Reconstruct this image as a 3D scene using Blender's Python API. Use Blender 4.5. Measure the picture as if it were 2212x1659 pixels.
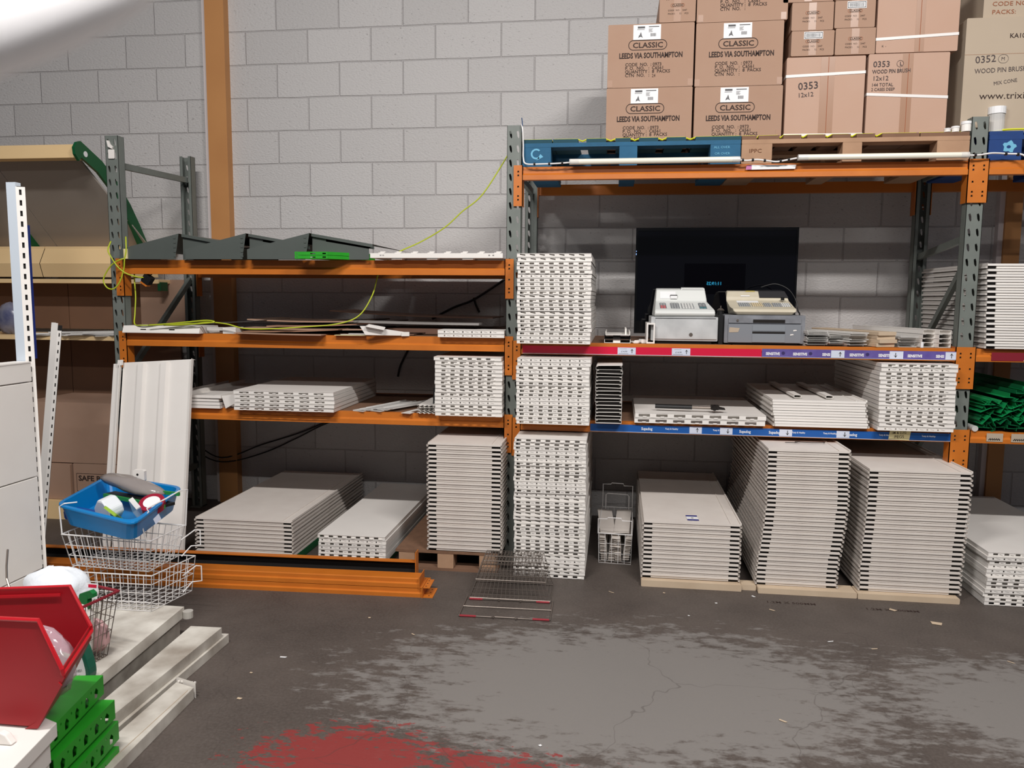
import bpy, bmesh, math, random
from mathutils import Vector, Matrix
from mathutils.geometry import tessellate_polygon
random.seed(7)
for o in list(bpy.data.objects): bpy.data.objects.remove(o)
SC = bpy.context.scene
COL = SC.collection
PI = math.pi

# ------------------------------------------------------------------ camera
cam = bpy.data.cameras.new('camera'); camo = bpy.data.objects.new('camera', cam); COL.objects.link(camo)
yaw, pit, rol = -.130, -.108, .0077
fw = Vector((math.sin(yaw)*math.cos(pit), math.cos(yaw)*math.cos(pit), math.sin(pit)))
rt = Vector((math.cos(yaw), -math.sin(yaw), 0)); up = rt.cross(fw)
rt, up = rt*math.cos(rol)+up*math.sin(rol), up*math.cos(rol)-rt*math.sin(rol)
camo.matrix_world = Matrix(((rt.x, up.x, -fw.x, 2.372), (rt.y, up.y, -fw.y, -5.409), (rt.z, up.z, -fw.z, 1.505), (0, 0, 0, 1)))
cam.sensor_fit = 'HORIZONTAL'; cam.sensor_width = 36; cam.lens = 1700/2212*36
cam.clip_start = .02; cam.clip_end = 60
cam.dof.use_dof = True; cam.dof.focus_distance = 4.7; cam.dof.aperture_fstop = 27.67/4.0
SC.camera = camo

# ------------------------------------------------------------------ world, lights, exposure
w = bpy.data.worlds.new('world'); SC.world = w; w.use_nodes = True
bg = w.node_tree.nodes['Background']; bg.inputs[0].default_value = (.82, .86, 1, 1); bg.inputs[1].default_value = .09
def strip_light(name, x, y, z, length, power, tilt, width=.12, rz=0.):
    l = bpy.data.lights.new(name, 'AREA'); l.shape = 'RECTANGLE'; l.size = length; l.size_y = width
    l.energy = power; l.color = (1, .965, .94)
    o = bpy.data.objects.new(name, l); COL.objects.link(o); o.location = (x, y, z); o.rotation_euler = (tilt, 0, rz)
    return o
strip_light('ceiling_strip_light', .9, -4.5, 4.45, 1.5, 138, math.radians(28))
strip_light('ceiling_strip_light', 4.1, -4.5, 4.45, 1.5, 152, math.radians(28))
strip_light('ceiling_strip_light', 2.4, -7.6, 4.45, 3.0, 115, math.radians(20))
SC.view_settings.view_transform = 'Standard'; SC.view_settings.look = 'None'
SC.view_settings.gamma = 1; SC.view_settings.use_curve_mapping = False
SC.view_settings.exposure = 0.02

# ------------------------------------------------------------------ helpers
def lin(c):
    f = lambda v: v/12.92 if v <= .04045 else ((v+.055)/1.055)**2.4
    return tuple(f(v/255.) for v in c)+(1,)
MATS = {}
def mat(name, col, rough=.55, metal=0., mott=None, bump=None, trans=None, emit=None, spec=None):
    """mott=(second colour, scale, contrast)   bump=(scale, strength)"""
    if name in MATS: return MATS[name]
    m = bpy.data.materials.new(name); m.use_nodes = True; nt = m.node_tree; N = nt.nodes; L = nt.links
    b = N['Principled BSDF']; b.inputs['Base Color'].default_value = lin(col)
    b.inputs['Roughness'].default_value = rough; b.inputs['Metallic'].default_value = metal
    if spec is not None: b.inputs['Specular IOR Level'].default_value = spec
    tc = N.new('ShaderNodeTexCoord')
    if mott:
        n = N.new('ShaderNodeTexNoise'); n.inputs['Scale'].default_value = mott[1]; n.inputs['Detail'].default_value = 6
        r = N.new('ShaderNodeMapRange'); r.inputs[1].default_value = .5-.5*mott[2]; r.inputs[2].default_value = .5+.5*mott[2]
        x = N.new('ShaderNodeMix'); x.data_type = 'RGBA'; x.inputs[6].default_value = lin(col); x.inputs[7].default_value = lin(mott[0])
        L.new(tc.outputs['Object'], n.inputs['Vector']); L.new(n.outputs['Fac'], r.inputs[0]); L.new(r.outputs[0], x.inputs[0]); L.new(x.outputs[2], b.inputs['Base Color'])
    if bump:
        n2 = N.new('ShaderNodeTexNoise'); n2.inputs['Scale'].default_value = bump[0]; n2.inputs['Detail'].default_value = 4
        bp = N.new('ShaderNodeBump'); bp.inputs['Strength'].default_value = bump[1]; bp.inputs['Distance'].default_value = .004
        L.new(tc.outputs['Object'], n2.inputs['Vector']); L.new(n2.outputs['Fac'], bp.inputs['Height']); L.new(bp.outputs['Normal'], b.inputs['Normal'])
    if trans:
        b.inputs['Alpha'].default_value = trans
    if emit:
        b.inputs['Emission Color'].default_value = lin(col); b.inputs['Emission Strength'].default_value = emit
    MATS[name] = m; return m

class MB:
    def __init__(s): s.v = []; s.f = []; s.m = []; s.mi = 0
    def add(s, vs, fs):
        k = len(s.v); s.v += [tuple(v) for v in vs]; s.f += [tuple(i+k for i in f) for f in fs]; s.m += [s.mi]*len(fs); return s
    def box(s, x0, x1, y0, y1, z0, z1):
        return s.add([(x0,y0,z0),(x1,y0,z0),(x1,y1,z0),(x0,y1,z0),(x0,y0,z1),(x1,y0,z1),(x1,y1,z1),(x0,y1,z1)],
                     [(0,3,2,1),(4,5,6,7),(0,1,5,4),(1,2,6,5),(2,3,7,6),(3,0,4,7)])
    def bbox(s, x0, x1, y0, y1, z0, z1, b=.004):
        """box with its vertical-front edges chamfered (prism in XZ with cut corners)"""
        return s.prism([(x0+b,z0),(x1-b,z0),(x1,z0+b),(x1,z1-b),(x1-b,z1),(x0+b,z1),(x0,z1-b),(x0,z0+b)], y0, y1)
    def prism(s, poly, y0, y1):
        """polygon in XZ extruded along Y"""
        n = len(poly)
        a = sum(poly[i][0]*poly[(i+1)%n][1]-poly[(i+1)%n][0]*poly[i][1] for i in range(n))
        if a < 0: poly = poly[::-1]
        vs = [(x,y0,z) for x,z in poly]+[(x,y1,z) for x,z in poly]
        tri = tessellate_polygon([[Vector((x,z,0)) for x,z in poly]])
        fs = []
        for t in tri:
            p, q, r_ = [poly[i] for i in t]
            if (q[0]-p[0])*(r_[1]-p[1])-(q[1]-p[1])*(r_[0]-p[0]) < 0: t = t[::-1]
            fs.append(tuple(t)); fs.append(tuple(i+n for i in t[::-1]))
        if n <= 4 or all(True for _ in ()): pass
        fs += [(i, i+n, (i+1)%n+n, (i+1)%n) for i in range(n)]
        return s.add(vs, fs)
    def plate(s, outer, holes, y, th=.0015):
        """flat plate in XZ with holes; front at y, thickness th"""
        pts = list(outer)
        for h in holes: pts += list(h)
        tri = tessellate_polygon([[Vector((x,z,0)) for x,z in outer]]+[[Vector((x,z,0)) for x,z in h] for h in holes])
        n = len(pts); fs = []
        for t in tri:
            p, q, r_ = [pts[i] for i in t]
            if (q[0]-p[0])*(r_[1]-p[1])-(q[1]-p[1])*(r_[0]-p[0]) < 0: t = t[::-1]
            fs.append(tuple(t)); fs.append(tuple(i+n for i in t[::-1]))
        k = 0
        for loop in [outer]+list(holes):
            m_ = len(loop)
            fs += [(k+i, k+i+n, k+(i+1)%m_+n, k+(i+1)%m_) for i in range(m_)]; k += m_
        return s.add([(x,y,z) for x,z in pts]+[(x,y+th,z) for x,z in pts], fs)
    def tube(s, pts, r, n=6, closed=False):
        pts = [Vector(p) for p in pts]; N_ = len(pts); base = len(s.v); prev = None
        for i, p in enumerate(pts):
            a = pts[(i-1) % N_] if (closed or i > 0) else p
            b = pts[(i+1) % N_] if (closed or i < N_-1) else p
            d = (b-a)
            if d.length < 1e-9: d = Vector((0,0,1))
            d.normalize()
            if prev is None: u = d.orthogonal().normalized()
            else:
                u = prev-d*prev.dot(d)
                u = u.normalized() if u.length > 1e-6 else d.orthogonal().normalized()
            prev = u; v = d.cross(u)
            for j in range(n):
                t = 2*PI*j/n; q = p+(u*math.cos(t)+v*math.sin(t))*r; s.v.append(tuple(q))
        R = N_ if closed else N_-1
        for i in range(R):
            for j in range(n):
                a_ = base+i*n+j; b_ = base+i*n+(j+1) % n; c_ = base+((i+1) % N_)*n+(j+1) % n; d_ = base+((i+1) % N_)*n+j
                s.f.append((a_, b_, c_, d_)); s.m.append(s.mi)
        if not closed:
            s.f.append(tuple(base+j for j in range(n))[::-1]); s.m.append(s.mi)
            s.f.append(tuple(base+(N_-1)*n+j for j in range(n))); s.m.append(s.mi)
        return s
    def loft(s, secs):
        """closed YZ profile with its own half width at each point: secs=[(y,z,x0,x1)]"""
        n = len(secs)
        vs = [(a[2],a[0],a[1]) for a in secs]+[(a[3],a[0],a[1]) for a in secs]
        fs = [(i, (i+1)%n, (i+1)%n+n, i+n) for i in range(n)]
        tri = tessellate_polygon([[Vector((a[0],a[1],0)) for a in secs]])
        for t in tri: fs.append(tuple(t)); fs.append(tuple(i+n for i in t[::-1]))
        return s.add(vs, fs)
    def cyl(s, c, r, h, axis='z', n=20, r2=None):
        r2 = r if r2 is None else r2; vs = []
        for k, (rr, hh) in enumerate(((r,0),(r2,h))):
            for j in range(n):
                a = 2*PI*j/n; p = (rr*math.cos(a), rr*math.sin(a), hh)
                if axis == 'y': p = (p[0], p[2], p[1])
                if axis == 'x': p = (p[2], p[0], p[1])
                vs.append((c[0]+p[0], c[1]+p[1], c[2]+p[2]))
        fs = [(j,(j+1)%n,(j+1)%n+n,j+n) for j in range(n)]+[tuple(range(n))[::-1], tuple(range(n,2*n))]
        return s.add(vs, fs)
    def mesh(s, name, mats, fix=True):
        me = bpy.data.meshes.new(name); me.from_pydata(s.v, [], s.f)
        if not isinstance(mats, (list, tuple)): mats = [mats]
        for m in mats: me.materials.append(m)
        if any(s.m): me.polygons.foreach_set('material_index', s.m)
        me.update()
        if fix:
            bm = bmesh.new(); bm.from_mesh(me); bmesh.ops.recalc_face_normals(bm, faces=bm.faces); bm.to_mesh(me); bm.free()
        return me

def link(name, data, parent=None, loc=(0,0,0), rot=(0,0,0)):
    o = bpy.data.objects.new(name, data); COL.objects.link(o); o.location = loc; o.rotation_euler = rot
    if parent is not None: o.parent = parent
    return o
def obj(name, mb, mats, parent=None, loc=(0,0,0), rot=(0,0,0), smooth=False, bevel=0):
    me = mb.mesh(name, mats) if isinstance(mb, MB) else mb
    if smooth:
        for p in me.polygons: p.use_smooth = True
    o = link(name, me, parent, loc, rot)
    if bevel:
        md = o.modifiers.new('bevel', 'BEVEL'); md.width = bevel; md.segments = 2; md.limit_method = 'ANGLE'
    return o
def tag(o, label, cat=None, group=None):
    o['label'] = label
    if cat: o['category'] = cat
    if group: o['group'] = group
    return o
def thing(name, label, cat, loc=(0,0,0), rot=(0,0,0), group=None):
    return tag(link(name, None, None, loc, rot), label, cat, group)
def struct(o): o['kind'] = 'structure'; return o
def smoothpath(pts, k=6):
    P = [Vector(p) for p in pts]; out = []
    for i in range(len(P)-1):
        p0, p1, p2, p3 = P[max(i-1,0)], P[i], P[i+1], P[min(i+2,len(P)-1)]
        for j in range(k):
            t = j/k
            out.append(.5*((2*p1)+(p2-p0)*t+(2*p0-5*p1+4*p2-p3)*t*t+(3*p1-3*p2+p3-p0)*t**3))
    out.append(P[-1]); return out

def text(items, m, parent, y, name='printed_text', facing='front', label=None, loc=(0,0,0)):
    """items: (string, x, z, size, weight, x-scale, rotation degrees, align); drawn in the XZ plane at depth y"""
    bm = bmesh.new()
    for it in items:
        s_, x, z, size, wgt, xs, rz, al = (list(it)+[0, 1, 0, 'LEFT'][len(it)-4:])[:8]
        cu = bpy.data.curves.new('t', 'FONT'); cu.body = s_; cu.size = size; cu.offset = wgt; cu.align_x = al; cu.resolution_u = 2
        to = bpy.data.objects.new('t', cu); COL.objects.link(to)
        dg = bpy.context.evaluated_depsgraph_get()
        me = bpy.data.meshes.new_from_object(to.evaluated_get(dg))
        mir = -1 if facing == 'back' else 1
        M = Matrix.Translation((x, y, z)) @ Matrix.Rotation(math.radians(rz), 4, 'Y') @ Matrix.Diagonal((mir, 1, 1, 1)) @ Matrix.Rotation(PI/2, 4, 'X') @ Matrix.Diagonal((xs, 1, 1, 1))
        me.transform(M); bm.from_mesh(me)
        bpy.data.objects.remove(to); bpy.data.curves.remove(cu); bpy.data.meshes.remove(me)
    me = bpy.data.meshes.new(name); bm.to_mesh(me); bm.free(); me.materials.append(m)
    o = link(name, me, parent, loc)
    if label: o['label'] = label
    return o
def ring(mb, x0, x1, z0, z1, r, t, y, n=8):
    """rounded outline (a stadium when r is half the height)"""
    def loop(d):
        L = []
        for cx, cz, a0 in ((x1-r,z1-r,0),(x0+r,z1-r,90),(x0+r,z0+r,180),(x1-r,z0+r,270)):
            for k in range(n+1):
                a = math.radians(a0+90*k/n); L.append((cx+(r-d)*math.cos(a), cz+(r-d)*math.sin(a)))
        return L
    A, B = loop(0), loop(t); n_ = len(A)
    mb.add([(x,y,z) for x,z in A]+[(x,y,z) for x,z in B], [(i,(i+1)%n_,(i+1)%n_+n_,i+n_) for i in range(n_)])
    return mb
ONES = 'topmost second third fourth fifth sixth seventh eighth ninth tenth eleventh twelfth thirteenth fourteenth fifteenth sixteenth seventeenth eighteenth nineteenth twentieth twenty-first twenty-second twenty-third twenty-fourth twenty-fifth twenty-sixth twenty-seventh twenty-eighth twenty-ninth thirtieth thirty-first thirty-second thirty-third thirty-fourth thirty-fifth thirty-sixth thirty-seventh thirty-eighth'.split()
def nth(i, n):
    if i == 0: return 'topmost'
    if i == n-1: return 'bottom'
    if i <= n//2: return ONES[i]+' from the top'
    return ONES[n-1-i]+' from the bottom'

# ------------------------------------------------------------------ materials
M_white = mat('white_painted_steel', (238,234,228), .45, mott=((230,225,219), 7, .9))
M_cream = mat('cream_painted_steel', (226,219,211), .5, mott=((212,203,195), 9, .9))
M_orange = mat('orange_painted_steel', (204,118,38), .42, mott=((184,100,30), 7, .8), bump=(40,.1))
M_grey = mat('grey_green_painted_steel', (118,124,118), .5, mott=((100,106,101), 12, .8))
M_darkgrey = mat('dark_grey_painted_steel', (84,90,86), .5, mott=((74,80,76), 5, .8))
M_card = mat('brown_cardboard', (172,142,122), .85, mott=((164,130,108), 4, .9), bump=(30,.15))
M_card2 = mat('pale_brown_cardboard', (190,160,142), .85, mott=((184,148,126), 3, .9), bump=(25,.15))
M_card3 = mat('grey_brown_cardboard', (184,168,148), .85, mott=((172,156,136), 3, .9))
M_tape = mat('parcel_tape', (160,122,96), .35)
M_ink = mat('dark_printing_ink', (52,36,30), .8)
M_inkblue = mat('faded_marker_ink', (72,62,62), .8)
M_inkred = mat('orange_brown_print', (150,88,58), .8)
M_paper = mat('white_paper', (232,232,232), .6)
M_print = mat('grey_printing', (90,90,92), .7)
M_black = mat('black_plastic', (18,18,19), .4)
M_blackm = mat('black_wire', (26,20,18), .6)
M_wood = mat('raw_pallet_wood', (184,148,118), .8, mott=((150,116,90), 6, .8), bump=(30,.3))
M_woodd = mat('dark_worn_wood', (134,100,78), .85, mott=((104,76,58), 8, .8), bump=(30,.3))
M_pale = mat('pale_planed_wood', (206,186,160), .7, mott=((190,168,142), 8, .7))
M_blue = mat('blue_pallet_paint', (22,96,134), .7, mott=((14,74,104), 10, .8), bump=(30,.3))
M_blued = mat('dark_blue_pallet_paint', (10,58,74), .75, mott=((12,72,84), 10, .8))
M_blue2 = mat('deep_blue_pallet_paint', (10,62,128), .7, mott=((8,46,100), 10, .8))
M_lblue = mat('pale_blue_stencil', (110,176,206), .8)
M_strap = mat('white_plastic_strap', (228,224,220), .4)
M_yellow = mat('yellow_green_cable_sheath', (178,190,40), .5)
M_chip = mat('chipboard', (132,98,74), .85, mott=((104,76,58), 30, .8))
M_hard = mat('brown_hardboard', (116,84,68), .8, mott=((96,70,56), 8, .8))
M_red = mat('red_strip_plastic', (206,26,62), .35)
M_purple = mat('purple_strip_paper', (82,66,138), .45, mott=((104,92,158), 22, .6))
M_sblue = mat('blue_strip_paper', (26,86,160), .4)
M_ticket = mat('pale_blue_paper_ticket', (206,212,228), .5)
M_note = mat('pale_yellow_note', (224,212,160), .7)
M_beige = mat('beige_painted_steel', (244,212,160), .5, mott=((234,200,148), 3, .8))
M_brownpanel = mat('brown_back_panel', (120,88,66), .7, mott=((104,76,58), 3, .8))
M_greengond = mat('dark_green_painted_steel', (4,84,44), .45)
M_green = mat('bright_green_painted_steel', (44,168,40), .42, mott=((36,146,34), 10, .8))
M_dgreen = mat('green_plastic', (10,112,66), .45, mott=((8,92,52), 9, .8))
M_tv = mat('glossy_black_screen', (6,6,10), .0, spec=.5)
M_tvframe = mat('glossy_black_frame', (10,10,11), .12)
M_clear = mat('clear_plastic', (236,234,230), .15, trans=.62)
M_wire = mat('white_coated_wire', (226,224,222), .4)
M_chrome = mat('dull_chrome_wire', (140,130,122), .35, metal=.8)
M_redpl = mat('red_plastic', (158,9,24), .5, mott=((146,8,20), 4, .8))
M_tub = mat('blue_plastic', (0,122,190), .35)
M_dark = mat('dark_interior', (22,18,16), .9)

# ------------------------------------------------------------------ setting: floor and wall
def brick_material():
    m = bpy.data.materials.new('painted_concrete_blockwork'); m.use_nodes = True; nt = m.node_tree; N = nt.nodes; L = nt.links; b = N['Principled BSDF']
    g = N.new('ShaderNodeNewGeometry'); sp = N.new('ShaderNodeSeparateXYZ'); L.new(g.outputs['Position'], sp.inputs[0])
    wn = N.new('ShaderNodeTexNoise'); wn.inputs['Scale'].default_value = 3.0; L.new(g.outputs['Position'], wn.inputs['Vector'])
    wj = N.new('ShaderNodeMath'); wj.operation = 'MULTIPLY_ADD'; wj.inputs[1].default_value = .012; wj.inputs[2].default_value = -.006; L.new(wn.outputs['Fac'], wj.inputs[0])
    ax = N.new('ShaderNodeMath'); ax.operation = 'ADD'; ax.inputs[1].default_value = .225+45; L.new(sp.outputs['X'], ax.inputs[0])
    az = N.new('ShaderNodeMath'); az.operation = 'ADD'; L.new(sp.outputs['Z'], az.inputs[0]); L.new(wj.outputs[0], az.inputs[1])
    az2 = N.new('ShaderNodeMath'); az2.operation = 'ADD'; az2.inputs[1].default_value = -.184+.45; L.new(az.outputs[0], az2.inputs[0])
    cb = N.new('ShaderNodeCombineXYZ'); L.new(ax.outputs[0], cb.inputs[0]); L.new(az2.outputs[0], cb.inputs[1])
    br = N.new('ShaderNodeTexBrick'); br.offset = .5; br.inputs['Scale'].default_value = 1; br.inputs['Brick Width'].default_value = .45
    br.inputs['Row Height'].default_value = .225; br.inputs['Mortar Size'].default_value = .0055; br.inputs['Mortar Smooth'].default_value = .6
    br.inputs['Color1'].default_value = lin((196,193,191)); br.inputs['Color2'].default_value = lin((188,185,183)); br.inputs['Mortar'].default_value = lin((184,180,178))
    L.new(cb.outputs[0], br.inputs['Vector'])
    # dark pits and scuffs, stretched a little along one diagonal
    mp = N.new('ShaderNodeMapping'); mp.inputs['Scale'].default_value = (1, 1, 1.7); mp.inputs['Rotation'].default_value = (0, .7, 0); L.new(g.outputs['Position'], mp.inputs['Vector'])
    n1 = N.new('ShaderNodeTexNoise'); n1.inputs['Scale'].default_value = 46; n1.inputs['Detail'].default_value = 3; L.new(mp.outputs[0], n1.inputs['Vector'])
    n3 = N.new('ShaderNodeTexNoise'); n3.inputs['Scale'].default_value = 1.6; n3.inputs['Detail'].default_value = 5; L.new(g.outputs['Position'], n3.inputs['Vector'])
    pit_ = N.new('ShaderNodeMapRange'); pit_.inputs[1].default_value = .62; pit_.inputs[2].default_value = .72; L.new(n1.outputs['Fac'], pit_.inputs[0])
    ar = N.new('ShaderNodeMapRange'); ar.inputs[1].default_value = .36; ar.inputs[2].default_value = .62; L.new(n3.outputs['Fac'], ar.inputs[0])
    pm = N.new('ShaderNodeMath'); pm.operation = 'MULTIPLY'; L.new(pit_.outputs[0], pm.inputs[0]); L.new(ar.outputs[0], pm.inputs[1])
    # black drill holes scattered over the blocks
    vo = N.new('ShaderNodeTexVoronoi'); vo.inputs['Scale'].default_value = 2.6; L.new(g.outputs['Position'], vo.inputs['Vector'])
    dh = N.new('ShaderNodeMath'); dh.operation = 'LESS_THAN'; dh.inputs[1].default_value = .024; L.new(vo.outputs['Distance'], dh.inputs[0])
    mx = N.new('ShaderNodeMath'); mx.operation = 'MAXIMUM'; L.new(pm.outputs[0], mx.inputs[0]); L.new(dh.outputs[0], mx.inputs[1])
    ms = N.new('ShaderNodeMath'); ms.operation = 'MULTIPLY'; ms.inputs[1].default_value = .62; L.new(mx.outputs[0], ms.inputs[0])
    c1 = N.new('ShaderNodeMix'); c1.data_type = 'RGBA'; L.new(ms.outputs[0], c1.inputs[0]); L.new(br.outputs['Color'], c1.inputs[6]); c1.inputs[7].default_value = lin((96,88,88))
    L.new(c1.outputs[2], b.inputs['Base Color']); b.inputs['Roughness'].default_value = .7
    h = N.new('ShaderNodeMath'); h.operation = 'MULTIPLY_ADD'; h.inputs[1].default_value = -1.2; L.new(br.outputs['Fac'], h.inputs[0])
    n2 = N.new('ShaderNodeTexNoise'); n2.inputs['Scale'].default_value = 60; n2.inputs['Detail'].default_value = 5; L.new(mp.outputs[0], n2.inputs['Vector'])
    h2 = N.new('ShaderNodeMath'); h2.operation = 'MULTIPLY'; h2.inputs[1].default_value = .8; L.new(n2.outputs['Fac'], h2.inputs[0]); L.new(h2.outputs[0], h.inputs[2])
    bp = N.new('ShaderNodeBump'); bp.inputs['Strength'].default_value = .8; bp.inputs['Distance'].default_value = .008
    L.new(h.outputs[0], bp.inputs['Height']); L.new(bp.outputs['Normal'], b.inputs['Normal'])
    return m
def floor_material():
    m = bpy.data.materials.new('worn_painted_concrete'); m.use_nodes = True; nt = m.node_tree; N = nt.nodes; L = nt.links; b = N['Principled BSDF']
    g = N.new('ShaderNodeNewGeometry')
    def noise(sc, det=6, rough=.6, vec=None):
        n = N.new('ShaderNodeTexNoise'); n.inputs['Scale'].default_value = sc; n.inputs['Detail'].default_value = det; n.inputs['Roughness'].default_value = rough
        L.new(vec or g.outputs['Position'], n.inputs['Vector']); return n.outputs['Fac']
    def math_(op, a, b_=None, c=None):
        n = N.new('ShaderNodeMath'); n.operation = op
        for i, v in enumerate((a, b_, c)):
            if v is None: continue
            if isinstance(v, (int, float)): n.inputs[i].default_value = v
            else: L.new(v, n.inputs[i])
        return n.outputs[0]
    def rng(v, a, b_):
        n = N.new('ShaderNodeMapRange'); n.inputs[1].default_value = a; n.inputs[2].default_value = b_; L.new(v, n.inputs[0]); return n.outputs[0]
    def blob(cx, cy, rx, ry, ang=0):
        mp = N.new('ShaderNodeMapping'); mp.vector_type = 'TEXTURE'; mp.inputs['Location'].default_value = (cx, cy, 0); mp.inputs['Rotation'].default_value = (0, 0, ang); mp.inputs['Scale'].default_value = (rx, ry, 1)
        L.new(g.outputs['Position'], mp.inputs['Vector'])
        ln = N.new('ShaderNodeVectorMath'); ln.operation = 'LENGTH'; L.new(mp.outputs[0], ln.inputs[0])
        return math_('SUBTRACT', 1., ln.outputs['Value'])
    mp = N.new('ShaderNodeMapping'); mp.inputs['Scale'].default_value = (1, 2.2, 1); L.new(g.outputs['Position'], mp.inputs['Vector'])
    nA = noise(7, 9, .7, mp.outputs[0]); nB = noise(3, 5); nF = noise(90, 3); nC = noise(16, 6, .7, mp.outputs[0])
    def mix(f, a, c2):
        x = N.new('ShaderNodeMix'); x.data_type = 'RGBA'; L.new(f, x.inputs[0])
        if isinstance(a, tuple): x.inputs[6].default_value = a
        else: L.new(a, x.inputs[6])
        x.inputs[7].default_value = c2; return x.outputs[2]
    base = mix(rng(nB, .3, .7), lin((87,78,72)), lin((68,60,55)))
    base = mix(math_('MULTIPLY', rng(nF, .4, .7), .35), base, lin((106,98,93)))
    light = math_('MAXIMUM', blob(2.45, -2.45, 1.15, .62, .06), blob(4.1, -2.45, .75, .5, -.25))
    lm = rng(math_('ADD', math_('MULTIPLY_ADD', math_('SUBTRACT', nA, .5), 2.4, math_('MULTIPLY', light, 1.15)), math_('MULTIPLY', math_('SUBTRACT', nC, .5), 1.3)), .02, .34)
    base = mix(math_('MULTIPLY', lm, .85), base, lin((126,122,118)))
    red = math_('MAXIMUM', blob(1.52, -3.06, .40, .24, .1), math_('MULTIPLY', blob(1.95, -3.02, .4, .10, 0), .55))
    rm = rng(math_('MULTIPLY_ADD', math_('SUBTRACT', nC, .5), 2.6, math_('MULTIPLY', red, .85)), .2, .3)
    base = mix(math_('MULTIPLY', rm, .9), base, lin((134,44,42)))
    # hairline cracks
    vo = N.new('ShaderNodeTexVoronoi'); vo.feature = 'DISTANCE_TO_EDGE'; vo.inputs['Scale'].default_value = .9; vo.inputs['Randomness'].default_value = 1
    wv = N.new('ShaderNodeVectorMath'); wv.operation = 'MULTIPLY_ADD'; nz = N.new('ShaderNodeTexNoise'); nz.inputs['Scale'].default_value = 5; L.new(g.outputs['Position'], nz.inputs['Vector'])
    L.new(nz.outputs['Color'], wv.inputs[0]); wv.inputs[1].default_value = (.25, .25, 0); L.new(g.outputs['Position'], wv.inputs[2]); L.new(wv.outputs[0], vo.inputs['Vector'])
    cr = math_('MULTIPLY', math_('LESS_THAN', vo.outputs['Distance'], .0016), .35)
    base = mix(cr, base, lin((60,52,48)))
    L.new(base, b.inputs['Base Color']); b.inputs['Roughness'].default_value = .62
    bp = N.new('ShaderNodeBump'); bp.inputs['Strength'].default_value = .25; bp.inputs['Distance'].default_value = .003
    L.new(math_('ADD', nF, lm), bp.inputs['Height']); L.new(bp.outputs['Normal'], b.inputs['Normal'])
    return m
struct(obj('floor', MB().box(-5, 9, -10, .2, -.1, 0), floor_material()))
struct(obj('wall_back', MB().box(-5, 9, 0, .2, 0, 5), brick_material()))
M_col = mat('orange_brown_painted_steel_column', (196,140,84), .55, mott=((180,124,72), 3, .8))
M_colw = mat('overpainted_white_edge', (206,196,194), .6)
for nm, x0, x1 in (('trim_1', -.515, -.345), ('trim_2', 4.735, 4.86)):
    c = MB().box(x0+.03, x1, -.07, 0, 0, 4.9); c.mi = 1; c.box(x0, x0+.03, -.05, 0, 0, 4.9)
    struct(obj(nm, c, [M_col, M_colw]))['label'] = 'orange brown steel column standing against the block wall'

# ------------------------------------------------------------------ racking
YF, YR = -1.05, -.15
def post(x, y, top, side=1, z0=0., skip=()):
    """perforated upright, 80 mm wide; the slotted face looks along -Y when side=1"""
    mb = MB(); w_ = .04; p = .076; n = int((top-z0)/p); d = .06*side
    for i in range(n+1):
        a, b = z0+i*p, min(z0+(i+1)*p, top)
        if b-a < .001: continue
        holes = []
        if b-a > .06:
            for sx in (-1, 1):
                cx = x+sx*.02; q = [(-.008,.044),(.001,.048),(.006,.034),(.008,.012),(.003,.006),(-.004,.018)]
                holes.append([(cx+(-sx)*u*-1 if sx > 0 else cx+u, a+.008+v) for u, v in q])
        mb.plate([(x-w_,a),(x+w_,a),(x+w_,b),(x-w_,b)], holes, y, .002*side)
    y2 = y+d
    for sx in (-1, 1):
        xo = x+sx*w_
        mb.box(min(xo,xo-sx*.002), max(xo,xo-sx*.002), min(y,y2), max(y,y2), z0, top)
        mb.box(min(xo,xo-sx*.02), max(xo,xo-sx*.02), min(y2,y2-.002*side), max(y2,y2-.002*side), z0, top)
    return mb
def frame(name_label, xf, xr, top, braces):
    t = thing('rack_upright_frame', name_label, 'rack frame', (0,0,0), group='grey upright frames of the racking')
    obj('upright_post', post(xf, YF, top), M_grey, t); obj('upright_post', post(xr, YR, top+.03, -1), M_grey, t)
    for z1, z2 in braces:
        a = Vector((xf, YF+.05, z1)); b = Vector((xr, YR-.05, z2)); m_ = MB(); d = (b-a).normalized(); u = Vector((0,0,1))-d*d.z; u.normalize(); s_ = d.cross(u)
        vs = []
        for q in (a, b):
            for i, j in ((-1,-1),(1,-1),(1,1),(-1,1)): vs.append(q+s_*.012*i+u*.018*j)
        m_.add(vs, [(0,1,2,3),(7,6,5,4),(0,4,5,1),(1,5,6,2),(2,6,7,3),(3,7,4,0)])
        obj('frame_brace', m_, M_grey, t)
    obj('base_plate', MB().box(xf-.04, xf+.04, YF-.01, YF+.09, 0, .006), M_grey, t); obj('base_plate', MB().box(xr-.04, xr+.04, YR-.09, YR+.01, 0, .006), M_grey, t); return t
frame('grey slotted upright frame at the left end of the racking', -.56, -.585, 2.43, [(2.27,2.30),(1.02,1.62),(.35,.95),(.3,.3)])
frame('grey slotted upright frame in the middle, between the two bays', 1.805, 1.81, 2.44, [(2.2,2.2),(1.76,1.72),(1.05,.5),(.3,.3)])
frame('grey slotted upright frame at the right, under the end of the pallets', 4.175, 4.225, 2.435, [(2.25,2.25),(1.84,1.78),(1.72,1.12),(1.05,.5),(.3,.3)])

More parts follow.
